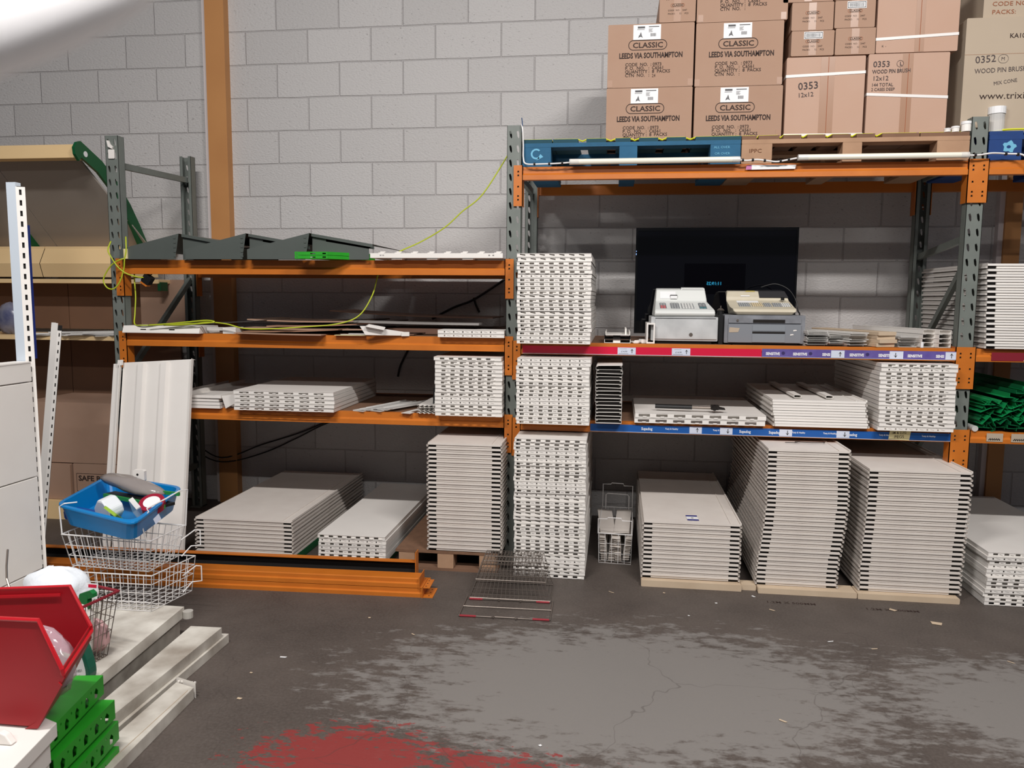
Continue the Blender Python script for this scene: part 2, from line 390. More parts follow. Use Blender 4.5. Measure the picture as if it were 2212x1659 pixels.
def beam(x0, x1, z, h, label, conn=(1, 1), y=YF, group=None, drop=.21, m=M_orange, depth=.045, front=-1):
    """box beam between two uprights with a bolted end connector at each end"""
    t = thing('rack_beam', label, 'rack beam', (0,0,0), group=group)
    yf = y+front*.012; yb = yf-front*depth; s = .42
    prof = [(yf+(-front)*.012, z), (yb, z), (yb, z-h), (yf, z-h), (yf, z-h*(1-s)-.004), (yf+(-front)*.012, z-h*(1-s)+.006)]
    mb = MB(); n = len(prof)
    mb.add([(x0,)+q for q in prof]+[(x1,)+q for q in prof], [(i,(i+1)%n,(i+1)%n+n,i+n) for i in range(n)]+[tuple(range(n)), tuple(range(n,2*n))[::-1]])
    obj('box_beam', mb, m, t)
    for k, xx in enumerate((x0, x1)):
        if not conn[k]: continue
        sx = 1 if k == 0 else -1
        a, b = (xx-.046, xx+.004) if k == 0 else (xx-.004, xx+.046)
        yy = yf+(.0 if front < 0 else 0); dots = []
        for dz in (.03, .05, .11, .16, .18):
            for cx in ((a+b)/2,):
                q = (z+.004-dz); dots.append([(cx-.005,q-.005),(cx+.005,q-.004),(cx+.004,q+.005),(cx-.004,q+.005)])
        c = MB().plate([(a,z-drop),(b,z-drop),(b,z+.008),(a,z+.008)], dots, yy, .004*(-front))
        e = xx; c.box(min(e,e+sx*.004), max(e,e+sx*.004), min(yy,yy-front*.07), max(yy,yy-front*.07), z-drop, z+.008)
        obj('end_connector', c, m, t)
    return t
LX0, LX1 = -.515, 1.762
RX0, RX1 = 1.85, 4.13
G_ = 'orange rack beams'
beam(LX0, LX1, 1.715, .082, 'orange front beam of the top left shelf, under the grey brackets', group=G_)
beam(LX0, LX1, 1.288, .078, 'orange front beam of the middle left shelf, under the cardboard sheets', group=G_)
beam(LX0, LX1, .848, .068, 'orange front beam of the low left shelf, under the white shelf panels', group=G_)
beam(RX0, RX1, 2.218, .07, 'bright orange front beam under the two pallets', group=G_)
beam(RX0, RX1, 1.265, .066, 'orange front beam carrying the red and purple ticket strips', group=G_)
beam(RX0, RX1, .832, .06, 'orange front beam carrying the blue ticket strip', group=G_)
beam(4.222, 5.2, 2.218, .07, 'orange front beam at the far right under the blue pallet corner', (1, 0), group=G_)
beam(4.222, 5.2, 1.265, .066, 'orange front beam at the far right with a dark red strip', (1, 0), group=G_)
beam(4.222, 5.2, .832, .06, 'orange front beam at the far right under the green plastic profiles', (1, 0), group=G_)
for (x0, x1, z, h, lb) in ((LX0-.02, LX1, 1.715, .08, 'rear orange beam behind the grey brackets'), (LX0-.02, LX1, 1.288, .07, 'rear orange beam behind the cardboard sheets'),
        (LX0-.02, LX1, .848, .068, 'rear orange beam of the low left shelf'), (RX0, 4.18, 2.245, .066, 'rear orange beam seen under the two pallets'),
        (RX0, 4.18, 1.265, .066, 'rear orange beam of the television shelf'), (RX0, 4.18, .832, .06, 'rear orange beam of the low right shelf'), (4.27, 5.2, 2.245, .066, 'rear orange beam at the far right end')):
    beam(x0, x1, z, h, lb, (1, 1 if x1 < 5 else 0), y=YR, group='orange rear beams', front=1)
# decks
def deck(x0, x1, z, label, m=M_chip, y0=-1.016, y1=-.186):
    o = obj('shelf_board', MB().bbox(x0, x1, y0, y1, z-.014, z, .002), m); tag(o, label, 'shelf board', 'wooden boards laid in the racking'); return o
deck(LX0+.005, .62, 1.288, 'brown board on the middle left shelf, left half'); deck(.625, 1.755, 1.288, 'brown board on the middle left shelf, right half')
deck(LX0+.005, .9, .848, 'brown board on the low left shelf, left half'); deck(.905, 1.755, .848, 'brown board on the low left shelf, right half')
deck(1.857, 3.0, 1.265, 'brown board under the television'); deck(3.005, 4.12, 1.265, 'brown board under the clear plastic strips')
deck(1.857, 3.0, .832, 'brown board on the low right shelf, left half'); deck(3.005, 4.12, .832, 'brown board on the low right shelf, right half')
deck(4.24, 5.2, 1.265, 'brown board on the far right shelf under the shelf stack'); deck(4.24, 5.2, .832, 'brown board under the green plastic profiles')

# ------------------------------------------------------------------ stacked shop shelving
def hook_mesh(W, L, var, m=M_white, h=.0195, pitch=.052):
    """folded steel panel whose end flange is pierced by a row of slots and hooks"""
    mb = MB(); mb.box(0, W, -.0022, L, h-.0016, h)
    holes = []; n = int((W-.02)/pitch); off = (W-n*pitch)/2
    for i in range(n):
        x = off+i*pitch
        if var == 0: holes.append([(x+.001,.0045),(x+.0255,.0045),(x+.0255,.0148),(x+.001,.0148)])
        elif var == 1: holes += [[(x+.003,.005),(x+.025,.005),(x+.025,.0146),(x+.003,.0146)], [(x+.032,.0065),(x+.047,.005),(x+.047,.0072),(x+.032,.009)]]
        elif var == 2: holes.append([(x+.002,.0115),(x+.03,.006),(x+.030,.0142),(x+.002,.0162)])
        elif var == 3: holes.append([(x+.002,.003),(x+.02,.003),(x+.02,.0095),(x+.038,.0095),(x+.038,.0135),(x+.002,.0145)])
        else: holes += [[(x+.004,.005),(x+.011,.005),(x+.011,.013),(x+.004,.013)], [(x+.022,.010),(x+.04,.006),(x+.042,.0075),(x+.022,.0118)]]
    if pitch > .07:
        holes = []
        for i in range(n):
            x = off+i*pitch; holes.append([(x+.004,.006),(x+.016,.0045),(x+pitch*.68,.0045),(x+pitch*.68,h-.007),(x+.004,h-.008)])
    mb.plate([(0,0),(W,0),(W,h-.0014),(0,h-.0014)], holes, 0, .0014)
    if var in (0, 3):
        for i in range(n):
            x = off+i*pitch+.026; mb.prism([(x,.0015),(x+.018,.0015),(x+.021,.004),(x+.021,.0085),(x+.003,.0085),(x,.006)], -.0035, 0)
    mb.box(0, .0014, .0014, L, 0, h-.0014); mb.box(W-.0014, W, .0014, L, 0, h-.0014)
    mb.box(.0014, W-.0014, L-.0014, L, 0, h-.0014); mb.box(.02, W-.02, .03, .0314, 0, h-.002)
    return mb.mesh('perforated_panel', m)
def shelf_mesh(W, L, m=M_cream, h=.0222, top=False, plain=False):
    """steel gondola shelf: rolled front edge, stiffening channel set in from both ends, lipped sides"""
    mb = MB(); f = h*.42
    mb.bbox(0, W, -.001, L, h-f, h, .0022)
    if plain: mb.box(.003, W-.003, .0015, .03, .0016, h-f)
    else:
        mb.box(.045, W-.05, .0045, .03, .0016, h-f); mb.box(.060, W-.066, .03, L, .004, h-f)
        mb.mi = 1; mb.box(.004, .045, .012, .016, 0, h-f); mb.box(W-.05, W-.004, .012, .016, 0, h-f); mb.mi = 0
    for sx in (0, 1):
        x = 0 if sx == 0 else W; s = -1 if sx == 0 else 1
        mb.box(min(x,x+s*.0015), max(x,x+s*.0015), 0, L, .003, h-f)
        mb.box(min(x+s*.0015,x+s*.008), max(x+s*.0015,x+s*.008), 0, L, .003, .0045); mb.box(min(x+s*.0065,x+s*.008), max(x+s*.0065,x+s*.008), 0, L, .0045, .013)
    if top:
        mb.box(W-.052, W-.049, 0, L, h, h+.004); mb.box(W-.002, W+.006, 0, L, h-.004, h+.007); mb.box(0, .0015, 0, L, h, h+.003)
    return mb.mesh('steel_shelf', [m, M_dark])
HM, SM = {}, {}
def hook_stack(W, L, x, y, z, n, pitch, lean, where, group, flipped=0, jit=.004, h=.0195, name='perforated_panel', noun='white slotted panel', m=M_white, pt=.052, only=None):
    key = (W, L, h, m.name, pt)
    if key not in HM: HM[key] = [hook_mesh(W, L, v, m, h, pt) for v in range(5)]
    for i in range(n):
        v = random.choice((0,0,1,1,1,2,3,4)) if only is None else only
        f = i/max(n-1, 1)
        o = link(name, HM[key][v], None, (x+lean*f+random.uniform(-jit, jit), y+random.uniform(-jit, jit), z+i*pitch), (0, 0, random.uniform(-.003, .003)))
        if flipped and i == n-1: o.rotation_euler = (0, 0, 0)
        tag(o, '%s, %s %s' % (noun, nth(n-1-i, n), where), 'shelf panel', group)
def shelf_stack(W, L, x, y, z, n, pitch, leanf, where, group, noun='cream steel shelf', jit=.0022, m=M_cream, plain=False):
    key = (W, L, m.name)
    if key not in SM: SM[key] = (shelf_mesh(W, L, m, pitch-.0012, False, plain), shelf_mesh(W, L, m, pitch-.0012, True, plain))
    for i in range(n):
        o = link('steel_shelf', SM[key][1 if i == n-1 else 0], None, (x+leanf(i/max(n-1,1))+random.uniform(-jit, jit), y+random.uniform(-jit, jit), z+i*pitch), (0, 0, random.uniform(-.0015, .0015)))
        tag(o, '%s, %s %s' % (noun, nth(n-1-i, n), where), 'steel shelf', group)
# floor level
shelf_stack(.572, 1.24, .022, -1.3, .045, 9, .0232, lambda f: 0, 'of the wide stack behind floor beams', 'wide low shelf stack, left')
hook_stack(.388, 1.24, .748, -1.3, .04, 7, .0214, 0, 'of the low stack beside wide one', 'narrow low panel stack, left')
shelf_stack(.402, 1.2, 1.37, -1.262, .115, 25, .0242, lambda f: .0, 'of the stack on chipboard pallet', 'tall shelf stack on the pallet')
hook_stack(.384, 1.2, 1.852, -1.285, .002, 36, .0212, -.006, 'of tall floor stack by middle upright', 'tall panel stack by the middle upright')
shelf_stack(.496, 1.23, 2.543, -1.3, .037, 13, .0238, lambda f: .0, 'of shortest stack on pale timber', 'short shelf stack on timber')
shelf_stack(.398, 1.2, 3.130, -1.3, .03, 30, .0240, lambda f: .036*min(1, f*1.5)-.004*math.sin(f*9), 'of leaning stack on pale timber', 'tall leaning shelf stack on timber')
shelf_stack(.482, 1.2, 3.636, -1.31, .03, 26, .0244, lambda f: .013-.010*math.cos(f*3.2), 'of rightmost stack on pale timber', 'right-hand shelf stack on timber')
hook_stack(.56, 1.2, 4.224, -1.34, .002, 13, .0208, .012, 'of floor stack at far right', 'low panel stack, far right', jit=.009)
# shelf level
hook_stack(.380, .85, 1.378, -1.125, .850, 15, .0222, -.004, 'of right-end stack on low left shelf', 'panel stack on the low left shelf')
hook_stack(.392, .95, 1.850, -1.23, .834, 17, .0210, .0, 'of stack left on low right shelf', 'panel stack on the low right shelf')
hook_stack(.392, .95, 1.851, -1.22, 1.267, 22, .0218, -.003, 'of tall stack on television shelf', 'panel stack on the television shelf')
hook_stack(.374, .85, 3.748, -1.12, .834, 16, .0222, -.006, 'of right-end stack, low right shelf', 'panel stack at the right of the low right shelf')
hook_stack(.602, .8, .186, -1.125, .850, 5, .0236, .0, 'of wide stack on low left shelf', 'wide panels on the low left shelf', h=.021, pt=.09, only=3)
hook_stack(.694, .8, 2.486, -1.085, .834, 2, .030, .004, 'of the pair under the hammer', 'wide panels under the hammer', h=.027, pt=.095, only=3, noun='wide white slotted panel')
shelf_stack(.478, .85, 3.228, -1.085, .834, 5, .0292, lambda f: -.016*f, 'of ribbed stack on low right shelf', 'ribbed shelf stack on the low right shelf', noun='white steel shelf', m=M_white, plain=True)
shelf_stack(.482, .85, 4.262, -1.085, 1.267, 16, .0272, lambda f: -.022*f, 'of stack on far right shelf', 'shelf stack on the far right shelf', noun='white steel shelf', m=M_white)
# two channel ribs standing on top of the ribbed stack
for i, (x, lb) in enumerate(((3.335, 'left'), (3.50, 'right'))):
    mb = MB().box(x, x+.038, -1.03, -.32, .984, .986).box(x, x+.0015, -1.03, -.32, .984, 1.0).box(x+.0365, x+.038, -1.03, -.32, .984, 1.0).box(x, x+.038, -1.03, -.32, .999, 1.0005)
    tag(obj('steel_rib', mb, M_white), '%s hollow white rib lying along the top of the ribbed shelf stack' % lb, 'rib')
# pale planed timber under the three stacks, pallet under the tall stack
for x0, x1, y0, y1, lb in ((2.535, 3.05, -1.335, -1.24, 'pale timber plank under the shortest stack'), (3.052, 3.128, -1.31, -1.24, 'short pale timber offcut between the shortest and the tall leaning stack'),
                   (3.132, 3.62, -1.345, -1.24, 'pale timber plank under the tall leaning stack'), (3.623, 4.11, -1.35, -1.24, 'pale timber plank under the right-hand stack')):
    z1 = .034 if 'shortest s' in lb else .029
    tag(obj('timber_plank', MB().bbox(x0, x1, y0, y1, .0, z1, .003), M_pale), lb, 'plank', 'timber under the shelf stacks')
for x0, lb in ((2.56, 'short'), (3.15, 'leaning'), (3.65, 'right-hand')):
    z1 = .034 if lb == 'short' else .029
    tag(obj('timber_plank', MB().bbox(x0, x0+.36, -.4, -.3, 0, z1, .003), M_pale), 'rear timber plank beneath the %s stack' % lb, 'plank', 'timber under the shelf stacks')
for x0, lb in ((.06, 'wide low stack'), (.50, 'right edge of the wide low stack')):
    tag(obj('green_channel', MB().bbox(x0, x0+.1, -1.27, -.2, 0, .044, .003), M_greengond), 'green steel channel lying under the %s' % lb, 'channel')
tag(obj('green_channel', MB().bbox(.77, .87, -1.27, -.2, 0, .039, .003), M_greengond), 'green steel channel lying under the left edge of the narrow low stack', 'channel')
tag(obj('green_channel', MB().bbox(1.02, 1.12, -1.27, -.2, 0, .039, .003), M_greengond), 'green steel channel lying under the right edge of the narrow low stack', 'channel')
t = thing('chipboard_pallet', 'low pallet with a chipboard top under the tall stack left of the middle upright', 'pallet')
obj('chipboard_top', MB().bbox(1.18, 1.755, -1.262, -.2, .098, .112, .002), M_chip, t)
for x in (1.2, 1.42, 1.655): 
    for y in (-1.26, -.8, -.3): obj('pallet_block', MB().bbox(x, x+.09, y, y+.1, .016, .098, .003), M_wood, t)
for y in (-1.262, -.8, -.3): obj('bottom_board', MB().bbox(1.18, 1.755, y, y+.1, .0, .016, .002), M_woodd, t)

# ------------------------------------------------------------------ pallets on top
def pallet(x0, x1, z, label, mt, mboard, mblock, boards, marks=None):
    t = thing('wooden_pallet', label, 'pallet'); y0, y1 = -1.05, -.25; H = .144; ym = (y0+y1)/2
    for k, (a, b) in enumerate(boards):
        mb = MB().box(x0+a, x0+b, y0+.004, y1, z+H-.020, z+H)
        if mt is not mboard: pass
        obj('deck_board', mb, mboard, t)
    for y in (y0, ym-.05, y1-.1): obj('stringer_board', MB().bbox(x0, x1, y, y+.1, z+H-.042, z+H-.0205, .002), mt, t)
    W = x1-x0; bl = []
    for y in (y0, ym-.05, y1-.1):
        for a, b in ((0, .155), (W*.47-.02, W*.47+.075), (W-.155, W)):
            bl.append(obj('pallet_block', MB().bbox(x0+a, x0+b, y+.001, y+.1, z+.019, z+H-.042, .003), mblock, t))
    for a, b in ((0, .155), (W*.47-.02, W*.47+.075), (W-.155, W)): obj('bottom_board', MB().bbox(x0+a, x0+b, y0, y1, z+.0, z+.0185, .002), mt, t)
    return t, bl
bd = [(0,.16),(.165,.30),(.345,.45),(.50,.58),(.625,.725),(.77,.87),(.92,1.155)]
pb, blk = pallet(1.85, 3.003, 2.219, 'blue painted pallet on the top beam, under the four printed cartons', M_blue, M_blued, M_blue, bd)
pw, _ = pallet(3.008, 4.13, 2.219, 'bare wood pallet on the top beam, under the strapped cartons', M_wood, M_woodd, M_wood, [(0,.075),(.085,.19),(.21,.30),(.33,.42),(.455,.545),(.575,.665),(.70,.88),(.885,1.12)])
# white arrow loop stencilled on the left block
ar = MB(); pts = []
for k in range(0, 13):
    a = math.radians(45+k*22); rr = .03; pts.append((1.925+rr*math.cos(a), 2.286+rr*.95*math.sin(a)))
for i in range(len(pts)-1):
    (xa, za), (xb, zb) = pts[i], pts[i+1]; cx, cz = 1.925, 2.286; f = .68
    ar.add([(xa,-1.0505,za),(xb,-1.0505,zb),(cx+(xb-cx)*f,-1.0505,cz+(zb-cz)*f),(cx+(xa-cx)*f,-1.0505,cz+(za-cz)*f)], [(0,1,2,3)])
ex, ez = pts[-1]; ar.add([(ex-.018,-1.0505,ez-.012),(ex+.02,-1.0505,ez+.006),(ex+.004,-1.0505,ez+.022)], [(0,1,2)])
obj('stencilled_arrow', ar, M_lblue, pb)
text([('ALL OVER', 2.865, 2.30, .017, 0, 1.1, 0, 'LEFT'), ('OR OVER', 2.87, 2.268, .017, 0, 1.1, 0, 'LEFT')], M_lblue, pb, -1.0508, 'stencilled_text')
text([('IPPC', 3.045, 2.275, .028, 0, 1.2, 0, 'LEFT')], mat('burnt_brand', (110,70,46), .9), pw, -1.0508, 'branded_mark')
t, _ = pallet(4.222, 5.3, 2.219, 'deep blue pallet corner at the far right of the top beam', M_blue2, M_blue2, M_blue2, [(0,.16),(.2,.35),(.4,.55),(.6,.75),(.8,1.07)])
sp = MB(); n = 18; o_ = []; i_ = []
for k in range(n):
    a = 2*PI*k/n; r_ = .03+.006*math.sin(5*a+1); o_.append((4.318+r_*math.cos(a), -1.0508, 2.285+r_*.9*math.sin(a))); i_.append((4.315+.010*math.cos(a), -1.0508, 2.284+.008*math.sin(a)))
sp.add(o_+i_, [(k,(k+1)%n,(k+1)%n+n,k+n) for k in range(n)]); obj('sprayed_mark', sp, M_lblue, t)
def strap(pts, label, r=.004):
    tag(obj('yellow_strap', MB().tube(pts, r, 5), mat('yellow_nylon_strap', (214,216,40), .45)), label, 'strap')
for x0, b_, lb, zz in ((1.85, bd, 'yellow strap lying along the front of the blue pallet', 2.3668), (3.008, [(0,.075),(.085,.19),(.21,.30),(.33,.42),(.455,.545),(.575,.665),(.70,.88),(.885,1.12)], 'yellow strap lying along the front of the bare wood pallet', 2.3668)):
    pts = []
    for i_, (a, b) in enumerate(b_):
        if i_: pts.append((x0+(a+b_[i_-1][1])/2, -1.012, zz-.011))
        pts += [(x0+a+.004, -1.012, zz), (x0+b-.004, -1.012, zz)]
    strap(pts, lb)
strap(smoothpath([(4.24,-1.0,2.368),(4.32,-1.02,2.375),(4.45,-1.03,2.372),(4.7,-1.02,2.367)]), 'yellow strap over the deep blue pallet corner', .005)

# ------------------------------------------------------------------ cartons
def carton(x0, x1, z0, z1, label, m=M_card, y=-.98, d=.62, name='cardboard_carton', rot=0, group=None, gap=True, tapex=None, tapew=.03):
    t = thing(name, label, 'carton', ((x0+x1)/2, y+d/2, z0), (0, 0, rot), group=group)
    w_ = (x1-x0)/2; h = z1-z0; e = .003
    mb = MB().bbox(-w_, w_, -d/2, d/2, .0008, h-.0008, .004)
    obj('carton_body', mb, m, t)
    if tapex is not None:
        for k, tx in enumerate(tapex): obj('tape', MB().box(tx-(x0+x1)/2-tapew, tx-(x0+x1)/2+tapew, -d/2-.0008, -d/2-.0002, .004, h-.004), M_tape, t)
    return t
def on(t): return -t.location.x, -t.location.z
def classic(x0, x1, z0, z1, label, extra=None, dx=0., cut=False, hand=None):
    t = carton(x0, x1, z0, z1, label, group='large printed cartons'); cx = dx; H = z1-z0; y = -.31-.001
    top = H
    lb = obj('paper_label', MB().box(cx-.073, cx+.072, y, y+.0008, top-.082, top-.006), M_paper, t)
    pr = MB()
    pr.box(cx-.05, cx-.012, y-.0006, y-.0002, top-.024, top-.014).box(cx-.052, cx-.014, y-.0006, y-.0002, top-.031, top-.0285)
    pr.box(cx+.008, cx+.062, y-.0006, y-.0002, top-.019, top-.0145)
    for k in range(5): pr.box(cx+.008, cx+.03-.003*(k % 3), y-.0006, y-.0002, top-.028-.004*k, top-.0265-.004*k)
    for k in range(7): pr.box(cx+.018+.0042*k, cx+.0205+.0042*k, y-.0006, y-.0002, top-.066, top-.05)
    pr.add([(cx-.033,y-.0005,top-.042),(cx-.028,y-.0005,top-.06),(cx-.04,y-.0005,top-.06)], [(0,1,2)])
    pr.prism([(cx-.047,top-.072),(cx-.042,top-.058),(cx-.036,top-.062),(cx-.03,top-.058),(cx-.022,top-.072),(cx-.034,top-.066)], y-.0006, y-.0002)
    obj('label_print', pr, M_print, lb)
    rg = MB(); ring(rg, cx-.098, cx+.106, top-.136, top-.083, .0265, .0035, y)
    obj('printed_frame', rg, M_ink, t)
    it = [('CLASSIC', cx-.075, top-.123, .038, .0007, 1.13, 0, 'LEFT'), ('LEEDS VIA SOUTHAMPTON', cx-.146, top-.176, .0385, .0013, .71, 0, 'LEFT'),
          ('CODE  NO.  : 0973', cx-.113, top-.217, .0235, .0003, 1.0, 0, 'LEFT'), ('P. O.  NO.   :  C6561', cx-.113, top-.2355, .0235, .0003, 1.0, 0, 'LEFT'),
          ('QUANTITY :  8  PACKS', cx-.113, top-.254, .0235, .0003, 1.0, 0, 'LEFT')]
    it.append(('CTN  NO.   :', cx-.113, top-.2725, .0235, .0003, 1.0, 0, 'LEFT'))
    if hand: it.append((hand, cx+.03, top-.276, .024, 0, .8, 0, 'LEFT'))
    text(it, M_ink, t, y)
    for sx in (-1, 1):
        obj('corner_tape', MB().box(min(sx*.225,sx*.198), max(sx*.225,sx*.198), y, y+.0006, .004, .04), M_tape, t)
    return t
ZP = 2.3635
classic(2.297, 2.752, ZP, 2.638, 'lower left of the four large printed cartons on the blue pallet', dx=-.025)
classic(2.764, 3.218, ZP, 2.633, 'lower right of the four large printed cartons, beside the first strapped carton', dx=-.02)
classic(2.299, 2.752, 2.6385, 2.967, 'large printed carton second up at the left end, standing out over the wall', dx=-.02, hand='24')
classic(2.762, 3.210, 2.6335, 2.960, 'large printed carton second up, right of the one with handwriting', dx=-.01)
classic(2.762, 3.225, 2.9605, 3.29, 'topmost large printed carton, cut off by the top edge of the photo')

# small printed cartons and the strapped ones
def small(x0, x1, z0, z1, label, y=-.98, bar=False, d=.5, hand=None, off=0.):
    t = carton(x0, x1, z0, z1, label, y=y, d=d, group='small printed cartons'); H = z1-z0; yy = -d/2-.001
    obj('tape', MB().box(-.02, .018, yy, yy+.0006, .003, H-.003), M_tape, t)
    if bar:
        lb = obj('barcode_label', MB().box(-.045+off, .05+off, yy-.0006, yy, H-.042, H-.006), M_paper, t)
        b_ = MB(); ring(b_, -.042+off, .047+off, H-.039, H-.009, .001, .0035, yy-.0009, 1); x = -.035+off
        random.seed(3)
        while x < .038+off:
            w_ = random.choice((.0008,.0012,.002)); b_.box(x, x+w_, yy-.0012, yy-.0008, H-.033, H-.015); x += w_+random.choice((.001,.0018))
        obj('barcode', b_, M_black, lb)
    rg = MB(); ring(rg, -.036, .036, H-.062, H-.045, .008, .0016, yy); obj('printed_frame', rg, M_inkred, t)
    it = [('CLASSIC', -.029, H-.0585, .0145, .0003, 1.1, 0, 'LEFT'), ('CODE  NO:    2447', -.05, H-.083, .012, 0, 1.0, 0, 'LEFT'), ('PACKS:      32     PCS', -.05, H-.100, .012, 0, 1.0, 0, 'LEFT')]
    if hand: it.append((hand, -.06, H-.028, .026, 0, .8, -4, 'LEFT'))
    text(it, M_inkred if False else M_ink, t, yy)
    return t
small(2.567, 2.755, 2.9685, 3.108, 'small carton with faint handwriting, standing on the left column of printed cartons', hand='N CHISWICK')
small(3.250, 3.464, 2.775, 2.902, 'small carton with a barcode label, lower left of the group of small cartons', bar=True)
small(3.470, 3.668, 2.775, 2.908, 'small carton without barcode, lower right of the group of small cartons')
small(3.247, 3.455, 2.9025, 3.044, 'small carton without barcode, upper left of the group of small cartons')
small(3.461, 3.660, 2.9085, 3.046, 'small carton with a barcode label, upper right of the group of small cartons', bar=True, off=.005)
small(3.20, 3.450, 3.0445, 3.19, 'small carton cut off by the top edge, above the upper left small carton')
small(3.458, 3.662, 3.0465, 3.19, 'small carton cut off by the top edge, above the upper right small carton')
def strapped(x0, x1, z0, z1, label, lines, bands, tapes, m=M_card2, y=-.98, d=.55):
    t = carton(x0, x1, z0, z1, label, m=m, y=y, d=d); H = z1-z0; w_ = (x1-x0)/2; yy = -d/2-.001
    for a, b in tapes: obj('tape', MB().box(a, b, yy, yy+.0006, .003, H-.003), M_tape, t)
    obj('carton_seam', MB().box((tapes[0][1]), (tapes[0][1])+.003, yy-.0004, yy, .003, H-.003), M_inkred, t)
    for za, zb in bands:
        mb = MB(); e = .0022
        mb.add([(-w_-e,-d/2-e,za),(w_+e,-d/2-e,zb),(w_+e,-d/2-e,zb+.014),(-w_-e,-d/2-e,za+.014),(-w_-e,d/2,za),(-w_-e,d/2,za+.014),(w_+e,d/2,zb),(w_+e,d/2,zb+.014)],
               [(0,1,2,3),(4,0,3,5),(1,6,7,2)])
        obj('strap', mb, M_strap, t)
    text(lines, M_inkblue, t, yy-.0012, 'handwriting')
    return t
H1 = 2.772-ZP
strapped(3.232, 3.626, ZP, 2.770, 'strapped carton marked 0353 and 12x12, under the four small cartons', [('0353', -.135, H1-.168, .052, .0003, 1.0, -4, 'LEFT'), ('12x12', -.135, H1-.206, .032, 0, 1.0, -4, 'LEFT')], [(H1-.105, H1-.092), (.004, .002)], [(-.025, .012), (.012, .045)])
strapped(3.640, 4.035, ZP, 2.775, 'strapped carton with handwriting WOOD PIN BRUSH, second of the strapped pair', [('0353', -.175, H1-.063, .042, .0002, 1.0, 0, 'LEFT'), ('WOOD PIN BRUSH', -.177, H1-.096, .028, .0002, .78, -1, 'LEFT'), ('12x12', -.175, H1-.130, .032, 0, 1.0, 0, 'LEFT'), ('144 TOTAL', -.178, H1-.160, .024, 0, .9, 0, 'LEFT'), ('2 CASES DEEP', -.178, H1-.182, .021, 0, .9, 0, 'LEFT'), ('L', -.045, H1-.058, .026, .0003, 1, 0, 'LEFT')], [(H1-.205, H1-.228)], [(-.03, -.002), (0, .022)])
rg = MB(); ring(rg, 3.778, 3.812, 2.706, 2.740, .017, .0016, -.9828, 8)
bpy.data.objects['handwriting.001'].data.transform(Matrix.Identity(4))
tgt = [o for o in bpy.data.objects if o.get('label', '').startswith('strapped carton with handwriting')][0]
rg.v = [(a-tgt.location.x, b-tgt.location.y, c-tgt.location.z) for a, b, c in rg.v]; obj('drawn_circle', rg, M_inkblue, tgt)
strapped(3.672, 4.068, 2.7775, 3.16, 'strapped carton cut off by the top edge, standing on the WOOD PIN BRUSH carton', [('K  -', -.17, .03, .014, 0, 1, 0, 'LEFT')], [(.062, .078)], [(-.01, .012), (.012, .035)])
t = carton(4.105, 4.66, 2.3675, 2.936, 'grey brown carton with a web address, at the right end of the pallets', m=M_card3, d=.6)
text([('0352', -.225, .345, .05, .0002, 1.0, -4, 'LEFT'), ('WOOD PIN BRUSH', -.225, .295, .034, .0001, .85, -2, 'LEFT'), ('M', -.103, .357, .024, 0, 1, 0, 'LEFT'), ('MIX CONE', -.13, .235, .026, 0, .9, -8, 'LEFT')], M_inkblue, t, -.3012, 'handwriting')
text([('www.trixie.de', -.195, .168, .048, 0, 1.12, 0, 'LEFT'), ('KA10', -.07, .465, .032, .0004, 1.0, 0, 'LEFT')], M_ink, t, -.3012)
rg = MB(); ring(rg, -.117, -.068, .343, .386, .0215, .0015, -.3012); obj('drawn_circle', rg, M_inkblue, t)
obj('flap_line', MB().box(-.277, .277, -.3008, -.3002, .388, .390), M_tape, t)
t = carton(4.20, 4.66, 2.9365, 3.2, 'pale carton with blurred print, topmost at the right edge', m=M_card3, d=.5, y=-.93)
text([('CLASSIC', -.16, .12, .03, 0, 1.2, 0, 'LEFT'), ('CODE NO:   2447', -.19, .07, .03, 0, 1.2, 0, 'LEFT'), ('PACKS:      32     PCS', -.19, .03, .03, 0, 1.2, 0, 'LEFT')], M_inkred, t, -.252)
# white capped tubs and jars on the right pallet
for x, y, z, r, h, c, lb in ((4.275, -.985, 2.3675, .042, .125, 1, 'tall clear jar with a white lid, behind the top of the right upright'), (4.12, -1.02, 2.3675, .026, .05, 0, 'short white lidded tub, first left of the right upright'), (4.07, -1.015, 2.3675, .02, .028, 0, 'small white cap lying on the pallet, next to the lidded tub'), (4.03, -1.02, 2.3675, .017, .018, 0, 'smallest white cap on the pallet, farthest from the upright')):
    t = thing('plastic_jar', lb, 'jar')
    obj('jar_body', MB().cyl((x,y,z), r*.92, h*.72), M_clear if c else M_white, t, smooth=False)
    obj('lid', MB().cyl((x,y,z+h*.72), r, h*.28), M_paper, t)

